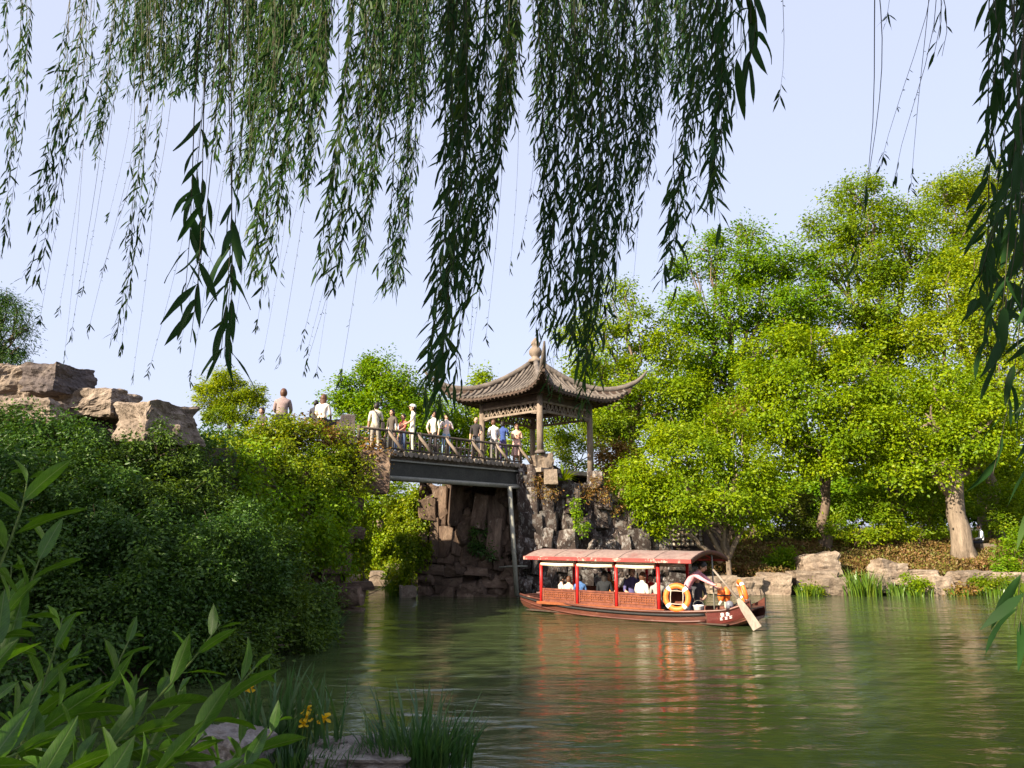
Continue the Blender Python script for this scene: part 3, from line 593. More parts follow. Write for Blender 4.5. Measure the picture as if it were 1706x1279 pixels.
# stones along the water of the right bank
G = 'stones edging the right bank'
for i, (label, x0, x1, y0, y1, d, rz, dep, tl) in enumerate((
    ('low rounded stone just right of the boat stern', 1226, 1272, 963, 990, 29.6, .1, 1.1, 0),
    ('squat tan stone left of the big bank block', 1270, 1324, 956, 988, 29.8, -.15, 1.2, 0),
    ('big flat topped pale block highest on the stone edge', 1337, 1404, 924, 962, 30.6, .18, 1.6, -.05),
    ('pale ledge stone under the big flat block', 1322, 1402, 952, 980, 30.0, -.08, 1.3, 0),
    ('square stone at the waterline below the big flat block', 1362, 1418, 964, 992, 29.4, .1, 1.0, 0),
    ('tilted pinkish slab right of the tall grass clump', 1462, 1510, 934, 960, 30.6, .3, 1.2, .16),
    ('stone between two grass clumps at the waterline', 1462, 1490, 958, 986, 29.8, .1, .9, 0),
    ('long flat stone above the middle waterline plants', 1490, 1570, 950, 972, 30.4, -.06, 1.2, .03),
    ('upright pinkish stone standing at the waterline', 1556, 1592, 962, 994, 29.6, .12, .9, 0),
    ('flat stone right of the upright pinkish stone', 1592, 1660, 952, 976, 30.2, .05, 1.1, -.04),
    ('last stone before the right edge of the bank', 1655, 1720, 955, 985, 30.2, -.1, 1.1, 0),
    ('tan stone half hidden behind the boat stern', 1180, 1232, 960, 985, 30.0, .2, 1.0, 0),
)):
    c, ww, hh = B2(x0, x1, y0, y1, d)
    boulder('bank_stone', label, 'stone', c + Vector((0, dep * .4, -.05)), (ww * 1.08, dep, hh * 1.2), rz + rnd.uniform(-.2, .2), M['bankstone'], 120 + i, G, 3, (rnd.uniform(-.06, .06), tl + rnd.uniform(-.04, .04)), .26, .72)
G = 'stones at the far end of the passage'
for i, (label, x0, x1, y0, y1, d) in enumerate((
    ('flat stone at the left of the passage under the bridge', 566, 596, 958, 972, 34),
    ('rounded grey stone beside the ivy at the passage end', 615, 648, 953, 973, 33.5),
    ('small stone at the foot of the brown pier', 665, 690, 976, 992, 28.4),
    ('narrow upright stone between the rounded grey stone and the ivy', 643, 660, 940, 972, 33.8))):
    c, ww, hh = B2(x0, x1, y0, y1, d)
    boulder('waterside_stone', label, 'stone', c + Vector((0, .3, -.05)), (ww * 1.1, .9, hh * 1.25), .1 * i, M['bankstone'], 160 + i, G, 2)
G = 'rocks on the near bank'
boulder('near_rock', 'flat pale pink rock at the bottom edge between the flag plants', 'rock', P(588, 1284, 6.7) + Vector((0, .3, -.04)), (.9, .9, .34), .1, M['nearstone'], 171, G, 4, (0, .03), .12, .85)
boulder('near_rock', 'reddish layered rock behind the leafy stems at the bottom', 'rock', P(372, 1262, 6.4) + Vector((0, .2, -.05)), (.5, .6, .46), -.3, M['nearstone'], 173, G, 4, (0, .22), .2, .8)
boulder('near_rock', 'small white flecked rock beside the yellow flowers', 'rock', P(550, 1250, 7.1), (.26, .3, .2), .4, M['nearstone'], 175, G, 3)

for i, (label, lobes, mt) in enumerate((
    ('green tuft of fern growing from a crack in the cliff face', [(962, 852, 14, 28.2), (968, 875, 12, 28.2), (955, 835, 9, 28.2)], 'green'),
    ('dry brown grass tuft on the cliff edge under the front column', [(905, 800, 18, 28.2), (925, 815, 16, 28.2), (885, 790, 14, 28.3)], 'rust'),
    ('creeper hanging over the cliff edge below the right column', [(985, 800, 22, 28.8), (1005, 820, 18, 28.9), (1025, 840, 16, 29.2), (970, 815, 12, 28.5)], 'rust'),
    ('small green creeper in the shadow of the pier', [(800, 880, 16, 28.7), (790, 905, 14, 28.7), (810, 915, 10, 28.6)], 'dark'))):
    tree('cliff_plant', label, 'plant', P(lobes[0][0], 980, lobes[0][3] + .2), lobes, M[mt], 120 if mt == 'rust' else 240, .25, .09, .03 if mt == 'rust' else .05, .02, seed=400 + i, group='plants growing on the cliff', limbs=False, hang=.15, shell=.2, flat=.8, up=.3)
# ------------------------------------------------------------------ bridge
A0, A1 = P(597, 754, 23.2), P(872, 781, 28.6); ZD = 4.92
A0.z = A1.z = ZD
ax = (A1 - A0); BL = ax.length; ax.normalize(); bx = Vector((-ax.y, ax.x, 0))         # along, and across away from us
BR = thing('footbridge', 'rustic log edged footbridge with railings between the mound and the pavilion rock', 'footbridge', A0)
def bp(s, t, z): return ax * s + bx * t + Vector((0, 0, z))
BW = 2.3
mb = MB(); mb.bar(bp(0, BW / 2, -.16), bp(BL, BW / 2, -.16), BW - .25, .10); mb.build('deck', M['log'], BR)
n_log = int(BL / .205)
for i in range(n_log):
    s = (i + .5) * BL / n_log; rr = .088 + .018 * rnd.random()
    mb = MB(); e = -.10 - .07 * rnd.random()
    mb.tube([bp(s, e, -.03), bp(s, .5, -.03), bp(s, BW + .1, -.03)], rr, 9); mb.build('log', M['log'], BR)
for k, t in enumerate((.22, BW - .22)):
    mb = MB(); mb.bar(bp(-.4, t, -.48), bp(BL + .3, t, -.48), .25, .5); mb.build('beam', M['concrete'], BR)
    mb = MB(); mb.bar(bp(-.4, t - .14, -.245), bp(BL + .3, t - .14, -.245), .14, .05); mb.build('flange', M['pipe'], BR)
mb = MB(); mb.bar(bp(-.2, BW / 2, -.5), bp(BL, BW / 2, -.5), BW - .75, .12); mb.build('soffit', M['concrete'], BR)
mb = MB(); mb.tube([bp(.3, .02, -.83), bp(BL - .35, .02, -.83), bp(BL - .24, .02, -.85), P(849, 812, 27.75) - A0, P(855, 900, 27.6) - A0, P(861, 992, 27.55) - A0], .085, 10)
mb.build('drain_pipe', M['pipe'], BR)
mb = MB(); mb.tube([P(832, 945, 28.2) - A0, P(857, 943, 27.65) - A0, P(878, 943, 28.2) - A0], .035, 6); mb.build('pipe_bracket', M['pipe'], BR)
mb = MB(); mb.bar(bp(.2, .1, -.80), bp(BL - .3, .1, -.80), .05, .2); mb.build('pipe_rail', M['concrete'], BR)
for side, t in (('near', .1), ('far', BW - .1)):
    for z_, r_ in ((.72, .045), (.14, .035), (.42, .0)):
        if r_:
            mb = MB(); mb.tube([bp(BL * j / 8, t, z_ + .012 * rnd.uniform(-1, 1)) for j in range(9)], r_, 7); mb.build('rail', M['railwood'], BR)
    npost = 6
    for i in range(npost + 1):
        s = .05 + (BL - .1) * i / npost
        mb = MB(); mb.tube([bp(s, t, .0), bp(s, t, .78)], .055, 8); mb.build('post', M['railwood'], BR)
        if side == 'near' and 0 < i:
            mb = MB(); mb.tube([bp(s - .12, t, .70), bp(s + .12, t - .20, .33), bp(s + .33, t - .30, .03)], [.05, .055, .06], 7); mb.build('brace', M['wood'], BR)
        if i < npost:
            for k in range(1, 6):
                sb = s + (BL - .1) / npost * k / 6
                mb = MB(); mb.tube([bp(sb, t, .14), bp(sb + .01, t, .71)], .022, 6); mb.build('baluster', M['railwood'], BR)
# stone posts and wall at the left end of the bridge
G = 'stone posts at the bridge end'
for i, (label, x0, x1, y0, y1, d) in enumerate((
    ('dark square stone post where the railing starts', 566, 592, 692, 745, 23.4),
    ('broad dark stone block left of the square post', 540, 568, 700, 745, 23.6))):
    c, ww, hh = B2(x0, x1, y0, y1, d)
    boulder('stone_post', label, 'stone post', c, (ww, ww * .9, hh * 1.1), .2, M['rockdark'], 190 + i, G, 2, (0, 0), .1, .92)
boulder('hanging_rock', 'reddish brown rock face hanging below the deck at the left bridge end', 'rock', P(625, 785, 22.9), (1.0, .9, 1.4), .2, M['pier'], 195, None, 3)

# ------------------------------------------------------------------ pavilion
Bc, Ac, Cc = P(900, 755, 28.5), P(800, 770, 30.75), P(982, 785, 30.9)
phi = R(47); S = 3.2
cx = Vector((math.cos(phi), math.sin(phi), 0)); cy = Vector((-math.sin(phi), math.cos(phi), 0))
PC = Vector((Bc.x, Bc.y, 0)) + (cx + cy) * (S / 2); PC.z = 4.75
PV = thing('pavilion', 'open wooden pavilion with swept tiled roof on the rock cliff', 'pavilion', PC, phi)
zl = lambda z: z - PC.z
hS = S / 2
for (sx, sy, zb) in ((-1, -1, 5.38), (1, -1, 4.78), (1, 1, 4.78), (-1, 1, 4.78)):
    mb = MB(); mb.tube([(sx * hS, sy * hS, zl(zb)), (sx * hS, sy * hS, zl(6.2)), (sx * hS, sy * hS, zl(7.85))], [.135, .13, .12], 14); mb.build('column', M['wood'], PV)
    mb = MB(); mb.lathe([(0, zl(zb) - .02), (.2, zl(zb) - .02), (.22, zl(zb) + .04), (.16, zl(zb) + .12), (0, zl(zb) + .12)], 12, c=(sx * hS, sy * hS, 0)); mb.build('column_base', M['rockdark'], PV)
mb = MB(); mb.box((0, 0, zl(4.72)), (S + .5, S + .5, .16)); mb.build('floor', M['log'], PV)
def sidept(k, a, z, o=0.0):   # side k, a along -1..1, o outward
    x, y = a * hS, -(hS + o)
    for _ in range(k): x, y = -y, x
    return Vector((x, y, z))
for k in range(4):
    mb = MB(); mb.bar(sidept(k, -.93, zl(7.05)), sidept(k, .93, zl(7.05)), .09, .085); mb.build('frieze_rail', M['wood'], PV)
    mb = MB(); mb.bar(sidept(k, -.93, zl(7.42)), sidept(k, .93, zl(7.42)), .09, .085); mb.build('frieze_rail', M['wood'], PV)
    mb = MB(); q = random.Random(k + 3)
    n_ = 12; z0, z1 = zl(7.10), zl(7.37); zm = (z0 + z1) / 2
    for i in range(n_):
        a0 = -.92 + 1.84 * i / n_; a1 = -.92 + 1.84 * (i + 1) / n_; am = (a0 + a1) / 2
        pts = [(a0, z0, am, z1), (am, z1, a1, z0), (a0 + .02, zm, am, zm + q.uniform(-.05, .05)), (am, z0, am + .03, zm)] if i % 2 else [(a0, z0, a0 + .06, zm), (a0 + .06, zm, am, z1), (a0 + .06, zm, a1 - .04, zm - .03), (a1 - .04, zm - .03, a1, z0), (a1 - .04, zm, a1 - .06, z1)]
        for p_ in pts: mb.bar(sidept(k, p_[0], p_[1]), sidept(k, p_[2], p_[3]), .045, .04)
    mb.build('frieze_lattice', M['wood'], PV)
    mb = MB(); mb.bar(sidept(k, -1.04, zl(7.58)), sidept(k, 1.04, zl(7.58)), .16, .22); mb.build('beam', M['darkwood'], PV)
    mb = MB(); mb.bar(sidept(k, -1.25, zl(7.79), .25), sidept(k, 1.25, zl(7.79), .25), .10, .16); mb.build('eave_beam', M['darkwood'], PV)
    for sa in (-1, 1):   # carved bracket beside each column
        mb = MB(); mb.bar(sidept(k, sa * .9, zl(6.98)), sidept(k, sa * .72, zl(7.03)), .05, .08); mb.build('bracket', M['wood'], PV)
Em, Ec, Zm, Zt, Za = 2.4, 2.92, zl(7.78), zl(8.5), zl(9.55)
def roofpt(k, a, t, dz=0.0):
    ye = -(Em + (Ec - Em) * abs(a) ** 3); xe = a * Ec; ze = Zm + (Zt - Zm) * abs(a) ** 5
    gq = 1 - (1 - t) ** 1.75
    lift = (Zt - Zm) * abs(a) ** 5
    z = Za + (Zm - Za) * gq + lift * t ** 3
    x, y = xe * t, ye * t
    for _ in range(k): x, y = -y, x
    return Vector((x, y, z + dz))
mb = MB()
for k in range(4):
    mb.grid([[roofpt(k, -1 + 2 * j / 20, i / 14) for j in range(21)] for i in range(15)])
roof = mb.build('roof', M['tile'], PV)
mb = MB()
for k in range(4):
    mb.grid([[roofpt(k, -1 + 2 * j / 20, i / 10, -.10) for j in range(21)][::-1] for i in range(3, 11)])
    rim = [[roofpt(k, -1 + 2 * j / 20, 1, dz) for j in range(21)] for dz in (-.10, .0)]
    mb.grid(rim)
mb.build('soffit', M['darkwood'], roof)
mb = MB(); mbd = MB()
for k in range(4):
    for i in range(28):
        xk = -Ec + (i + .5) * 2 * Ec / 28; t0 = max(abs(xk) / Ec, .06) + .01
        if t0 > .97: continue
        pts = [roofpt(k, xk / (t * Ec), t, .035) for t in np.linspace(t0, 1.0, 9)]
        pts[-1] = pts[-1] + (pts[-1] - pts[-2]).normalized() * .04
        mb.tube(pts, [.05 + .012 * ((i * 7 + j * 3) % 5) / 5 for j in range(9)], 6)
o = mb.build('tile_rows', M['tile'], roof); o.name = 'ridge_tile'; o['kind'] = 'stuff'
for k in range(4):
    for i in range(26):
        a_ = -.94 + 1.88 * i / 25
        p0 = roofpt(k, a_, .62, -.14); p1 = roofpt(k, a_, 1.0, -.13); mbd.bar(p0, p1, .06, .06)
o = mbd.build('rafter', M['darkwood'], roof); o['kind'] = 'stuff'
for k in range(4):
    pts = [roofpt(k, -1, t, .10) for t in np.linspace(.05, 1, 12)]
    dr = (pts[-1] - pts[-3]); dr.z = 0; dr.normalize()
    for j in range(1, 6): pts.append(pts[11] + dr * (.13 * j) + Vector((0, 0, .05 * j + .013 * j * j)))
    mb = MB(); mb.tube(pts, [.12] * 11 + [.115, .10, .09, .075, .06, .035], 8); mb.build('hip_ridge', M['tile'], PV)
    b_ = roofpt(k, -1, .98, -.16); i_ = roofpt(k, -1, .55, -.25)
    mb = MB(); mb.bar(i_, b_, .14, .18); mb.build('hip_rafter', M['darkwood'], PV)
mb = MB(); zf = Za - .05
mb.lathe([(0, zf), (.34, zf), (.30, zf + .12), (.16, zf + .2), (.2, zf + .28), (.27, zf + .36), (.29, zf + .48), (.24, zf + .60), (.14, zf + .70), (.19, zf + .76), (.2, zf + .86), (.12, zf + .98), (.03, zf + 1.10), (0, zf + 1.11)], 16)
mb.build('finial', M['wood'], PV)
boulder('plinth_rock', 'tan rock block under the front pavilion column', 'rock', P(902, 775, 28.7) + Vector((0, .1, 0)), (.8, .8, .95), .3, M['bankstone'], 201, None, 3)
boulder('plinth_rock', 'tan square rock on the cliff edge below the yucca', 'rock', P(918, 795, 28.2), (.55, .5, .6), -.1, M['bankstone'], 202, None, 2)
# yucca on the cliff edge
yc = P(940, 800, 28.3); YU = thing('yucca', 'spiky yucca rosette on the cliff edge beside the pavilion', 'plant', yc)
for i in range(40):
    a_ = rnd.uniform(0, 6.28); el = rnd.uniform(.1, 1.4); L_ = rnd.uniform(.55, .85); o_ = Vector((math.cos(a_), math.sin(a_), 0))
    mb = MB(); sd_ = Vector((-o_.y, o_.x, 0)) * .028; pts = [o_ * math.cos(el) * L_ * t + Vector((0, 0, math.sin(el) * L_ * t - .22 * t * t * math.cos(el))) for t in (0, .4, .75, 1)]
    mb.grid([[p - sd_ * w_, p + Vector((0, 0, -.012 * w_)), p + sd_ * w_] for p, w_ in zip(pts, (.7, 1, .8, .05))]); mb.build('leaf', M['vine'], YU)
# lattice window wall behind the low tree
wc = P(1145, 905, 33.5); GW = thing('garden_wall', 'dark garden wall with a pale lattice window behind the low waterside tree', 'wall', (wc.x, wc.y, .8))
mb = MB(); mb.box((0, .2, .9), (3.4, .3, 2.6)); mb.build('wall', M['plaster'], GW)
mb = MB(); mb.box((0, .03, zl(0) * 0 + wc.z - .8 + .3), (1.5, .03, .85)); wn = mb.build('window', M['paper'], GW)
mb = MB()
for i in range(8): mb.box((-.72 + 1.44 * i / 7, -.01, wc.z - .5), (.05, .05, .87))
for i in range(5): mb.box((0, -.016, wc.z - .5 - .41 + .82 * i / 4), (1.5, .05, .05))
mb.build('lattice', M['darkwood'], wn)
# ------------------------------------------------------------------ tour boat
bh = Vector((-.772, .635, 0)).normalized(); BRZ = math.atan2(bh.y, bh.x)
BO = Vector((3.63, 21.846, 0)); BT = thing('tour_boat', 'red canopied wooden tour boat carrying seated passengers across the lake', 'boat', BO, BRZ)
BMX = Matrix.Translation(BO) @ Matrix.Rotation(BRZ, 4, 'Z')
def hw(x): return .95 - .5 * (max(x, 0) / 4) ** 2.6 - .42 * (max(-x, 0) / 3.45) ** 2.8
def zs(x): return .27 + .20 * (max(x, 0) / 4) ** 2.2 + .20 * (max(-x, 0) / 3.45) ** 2.2 + .20 * max(0, (-x - 2.8) / .65) ** 2
def zbt(x): return -.28 + .36 * (max(x, 0) / 4) ** 3 + .44 * (max(-x, 0) / 3.45) ** 4
xs_ = np.linspace(-3.45, 4, 41)
rows = []
for x in xs_:
    w_, s_, b_ = hw(x), zs(x), zbt(x)
    side = [(0, b_), (w_ * .62, b_ + .02), (w_ * .86, b_ + .13), (w_ * .93, b_ * .35 + s_ * .65 - .06), (w_, s_), (w_ - .05, s_ + .012), (w_ - .075, s_ - .03), (w_ - .11, max(b_ + .08, min(.03, s_ - .1))), (0, max(b_ + .08, min(.03, s_ - .1)))]
    rows.append([(x, y, z) for y, z in side] + [(x, -y, z) for y, z in side[::-1]])
mb = MB(); mb.grid(rows, smooth=False, closed=True)
for rw in (rows[0], rows[-1]):
    mb.add(rw, [tuple(range(len(rw)))])
mb.build('hull', M['hull'], BT)
def hside(x, f, o=0.0):    # point on the near hull side, f 0 bilge .. 1 sheer
    w_, s_, b_ = hw(x), zs(x), zbt(x); z0 = b_ + .13; zm = b_ * .35 + s_ * .65 - .06
    z = z0 + (s_ - z0) * f
    y = (np.interp(z, [z0, zm, s_], [w_ * .86, w_ * .93, w_])); return Vector((x, float(y) + o, z))
for sg in (1, -1):
    for f_, r_, mt in ((.80, .035, 'black'), (1.0, .032, 'hull'), (.42, .028, 'hull')):
        mb = MB(); pts = [hside(x, f_, .015) for x in np.linspace(-2.35 if f_ < 1 else -3.42, 3.98, 34)]
        mb.tube([Vector((p.x, p.y * sg, p.z)) for p in pts], r_, 6); mb.build('rub_rail', M[mt], BT)
    mb = MB(); mb.grid([[Vector((p.x, p.y * sg, p.z)) for p in (hside(x, f_, .014) for f_ in (.12, .4, .66, .93))] for x in np.linspace(-3.42, -2.4, 10)][::sg], smooth=False); mb.build('stern_panel', M['maroon'], BT)
# the boat's white number marks on the stern panel
mb = MB()
def stroke(x0, f0, x1, f1, r_=.0065): mb.bar(hside(x0, f0, .022), hside(x1, f1, .022), r_ * 2, .008, up=(0, 1, 0))
for bx0 in (-2.92, -2.79):
    stroke(bx0 - .04, .80, bx0 + .04, .80); stroke(bx0, .84, bx0 - .01, .60); stroke(bx0 - .04, .70, bx0 + .04, .70); stroke(bx0 - .04, .60, bx0 + .04, .62); stroke(bx0 + .035, .80, bx0 + .035, .64)
for bx0 in (-2.98, -2.87, -2.75):
    stroke(bx0 - .035, .50, bx0 + .03, .50); stroke(bx0 - .03, .36, bx0 + .035, .38); stroke(bx0, .50, bx0 + .01, .37)
o = mb.build('boat_number', M['white'], BT)
mb = MB(); mb.box((.3, 0, .05), (6.4, 1.55, .03)); mb.build('floor', M['darkwood'], BT)
mb = MB()
for x in np.linspace(2.95, 3.9, 5):
    mb.box((x, 0, zs(x) - .03), (.22, 2 * hw(x) - .12, .03))
mb.build('bow_deck', M['hull'], BT)
mb = MB()
for x in np.linspace(-3.3, -2.4, 5): mb.box((x, 0, zs(x) - .12), (.26, 2 * hw(x) - .14, .03))
mb.build('stern_deck', M['hull'], BT)
PX = [2.85, 1.537, .223, -1.09]
for sg in (1, -1):
    mb = MB(); mb.bar((-1.25, sg * .86, .30), (3.0, sg * .86, .30), .10, .075); mb.build('coaming', M['rail'], BT)
    for x in PX:
        mb = MB(); mb.tube([(x, sg * .86, .26), (x, sg * .86, 1.60)], .05, 12); mb.build('post', M['redpost'], BT)
    for i in range(3):
        x0, x1 = PX[i + 1] + .06, PX[i] - .06; xm = (x0 + x1) / 2
        mb = MB(); mb.box((xm, sg * .85, .53), (x1 - x0, .022, .36))
        for z in (.36, .70): mb.bar((x0, sg * .86, z), (x1, sg * .86, z), .05, .045)
        for x in (x0 + .025, x1 - .025): mb.bar((x, sg * .86, .37), (x, sg * .86, .69), .05, .05)
        p_ = mb.build('side_panel', M['panel'], BT)
        mb = MB()
        for z in (.43, .50, .565, .63): mb.bar((x0 + .05, sg * .872, z), (x1 - .05, sg * .872, z), .018, .016)
        for j in range(14):
            x = x0 + .1 + (x1 - x0 - .2) * j / 13; zz = .43 if j % 3 == 0 else .50
            mb.bar((x, sg * .873, zz), (x, sg * .873, .63 if j % 2 else .565), .016, .016)
        mb.build('fretwork', M['rail'], p_)
        mb = MB(); mb.tube([(x0, sg * .93, 1.43), (xm, sg * .93, 1.41), (x1, sg * .93, 1.43)], .055, 8)
        mb.bar((x0, sg * .91, 1.53), (x1, sg * .91, 1.53), .02, .12); mb.build('rolled_blind', M['cream'], BT)
    mb = MB(); mb.box((.9, sg * .56, .33), (3.8, .42, .05)); mb.bar((-.9, sg * .45, .17), (2.7, sg * .45, .17), .03, .26); mb.build('bench', M['darkwood'], BT)
RX0, RX1, RW, RZ = -2.2, 3.32, 1.12, 1.60
def roofz(y): return RZ + .22 * (1 - (abs(y) / RW) ** 1.9)
np_ = 5
for i in range(np_):
    x0 = RX0 + (RX1 - RX0) * i / np_ + .012; x1 = RX0 + (RX1 - RX0) * (i + 1) / np_ - .012
    mb = MB(); ys = np.linspace(-RW, RW, 17)
    sag = lambda x: -.015 * math.sin((x - x0) / (x1 - x0) * math.pi)
    mb.grid([[(x, y, roofz(y) + .035 + sag(x)) for y in ys] for x in np.linspace(x1, x0, 5)])
    mb.build('roof_panel', M['canvas'], BT)
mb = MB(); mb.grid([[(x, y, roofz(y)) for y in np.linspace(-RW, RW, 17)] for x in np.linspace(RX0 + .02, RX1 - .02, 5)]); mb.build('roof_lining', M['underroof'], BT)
for sg in (1, -1):
    mb = MB(); mb.bar((RX0, sg * RW, RZ + .0), (RX1, sg * RW, RZ + .0), .035, .10); mb.build('fascia', M['fascia'], BT)
for x in (RX0, RX1):
    mb = MB(); mb.grid([[(x + dx, y, roofz(y) + dz) for y in np.linspace(-RW, RW, 17)] for dx, dz in ((-.02, .05), (-.02, -.06), (.02, -.06), (.02, .05))], closed=False); mb.build('gable_board', M['maroon'], BT)
for x in np.linspace(RX0 + .4, RX1 - .4, 6):
    mb = MB(); mb.tube([(x, y, roofz(y) - .03) for y in np.linspace(-RW + .04, RW - .04, 9)], .022, 5); mb.build('roof_rib', M['redpost'], BT)
mb = MB(); mb.tube([(-2.14, -.25, .3), (-2.14, -.25, 1.78)], .022, 8); mb.build('stern_pole', M['pipe'], BT)
mb = MB(); mb.tube([BMX.inverted() @ p for p in (P(1198, 1008, 19.2), P(1202, 1001, 19.2))], .035, 8)
mb.tube([(-2.75, .42, .38), (-2.75, .42, .58)], .022, 8); mb.build('oar_pin', M['rope'], BT)
# lifebuoys
def buoy(label, M4, Rr, rr):
    t = thing('lifebuoy', label, 'lifebuoy', (0, 0, 0), 0, 'orange lifebuoys on the boat'); t.matrix_world = M4
    mb = MB(); n = 28
    mb.grid([[((Rr + rr * math.cos(b)) * math.cos(a), rr * 1.0 * math.sin(b), (Rr + rr * math.cos(b)) * math.sin(a)) for b in np.linspace(0, 2 * math.pi, 11)[:-1]] for a in np.linspace(0, 2 * math.pi, n + 1)], closed=True); mb.build('ring', M['buoy'], t)
    for k in range(4):
        a0 = math.pi / 4 + k * math.pi / 2
        mb = MB(); mb.grid([[((Rr + rr * 1.06 * math.cos(b)) * math.cos(a), rr * 1.06 * math.sin(b), (Rr + rr * 1.06 * math.cos(b)) * math.sin(a)) for b in np.linspace(0, 2 * math.pi, 11)[:-1]] for a in np.linspace(a0 - .14, a0 + .14, 4)], closed=True); mb.build('band', M['white'], t)
        mb = MB(); mb.tube([Vector((math.cos(a) * q_, .03, math.sin(a) * q_)) for a, q_ in ((a0, Rr - rr), (a0 + .5, Rr - rr - .05), (a0 + 1.07, Rr - rr - .05), (a0 + 1.57, Rr - rr))], .011, 5); mb.build('rope', M['rope'], t)
    return t
buoy('orange lifebuoy with white bands standing against the last red post of the boat', BMX @ Matrix.Translation((-1.62, .86, .66)) @ Matrix.Rotation(.12, 4, 'X') @ Matrix.Rotation(.2, 4, 'Z'), .30, .075)
buoy('lifebuoy seen edge on at the boat stern behind the oar', Matrix.Translation(BMX @ Vector((-2.95, -.25, .82))) @ Matrix.Rotation(-1.62, 4, 'Z') @ Matrix.Rotation(.25, 4, 'X'), .26, .055)
# oar
o0, o1, o2 = P(1196, 958, 19.35), P(1229, 997, 18.95), P(1262, 1047, 18.6)
OA = thing('oar', 'pale wooden oar with long blade dipping into the water at the stern', 'oar', o0)
mb = MB(); mb.tube([o0 - (o1 - o0) * .25, o0, o1], [.026, .028, .034], 8); mb.build('shaft', M['oarwood'], OA, off=o0)
dv = (o2 - o1); sv = dv.cross(Vector((0.15, 1, 0.1))).normalized(); nv = dv.cross(sv).normalized()
mb = MB(); prof = [(0, .035), (.12, .07), (.35, .095), (1, .115)]
mb.grid([[o1 + dv * t + sv * w_ + nv * .012, o1 + dv * t - sv * w_ + nv * .012, o1 + dv * t - sv * w_ - nv * .012, o1 + dv * t + sv * w_ - nv * .012] for t, w_ in prof], smooth=False, closed=True)
mb.add([o1 + dv * 1 + sv * .115 + nv * .012, o1 + dv - sv * .115 + nv * .012, o1 + dv - sv * .115 - nv * .012, o1 + dv + sv * .115 - nv * .012], [(0, 1, 2, 3)])
mb.build('blade', M['oarwood'], OA, off=o0)
bc = BMX @ Vector((-2.12, .66, .22))
t = thing('bucket', 'white plastic bucket standing beside the boatman on the boat', 'bucket', bc)
mb = MB(); mb.lathe([(0, 0), (.10, 0), (.135, .24), (.145, .245), (.145, .265), (.128, .262), (.095, .02), (0, .02)], 14); mb.build('pail', M['white'], t)
mb = MB(); mb.tube([(.14 * math.cos(a), 0, .255 + .13 * math.sin(a)) for a in np.linspace(0, math.pi, 9)], .005, 4); mb.build('handle', M['pipe'], t)
c_ = BMX @ Vector((-2.72, .1, .44)); t = thing('outboard_motor', 'small grey and dark outboard motor at the boat stern under the oar', 'motor', c_, .4)
mb = MB(); mb.lathe([(0, -.06), (.08, -.05), (.11, .03), (.10, .10), (.055, .14), (0, .15)], 12); mb.build('cowl', plain('grey_cowl', (.16, .17, .20), .4), t)
mb = MB(); mb.box((.02, 0, -.10), (.16, .14, .14)); mb.tube([(.1, 0, .02), (.32, .04, .08)], .02, 6); mb.build('clamp', M['black'], t)
c_ = BMX @ Vector((-2.45, -.2, .72)); t = thing('life_vest', 'orange life vest slung beside the bending boatman', 'life vest', c_, .3)
for sg in (-1, 1):
    mb = MB(); mb.lathe([(0, -.19), (.06, -.18), (.09, -.05), (.09, .1), (.06, .18), (0, .2)], 10, c=(sg * .09, 0, 0)); mb.build('float_panel', M['buoy'], t)
mb = MB(); mb.bar((-.18, 0, -.02), (.18, 0, -.02), .19, .035); mb.build('strap', M['black'], t)

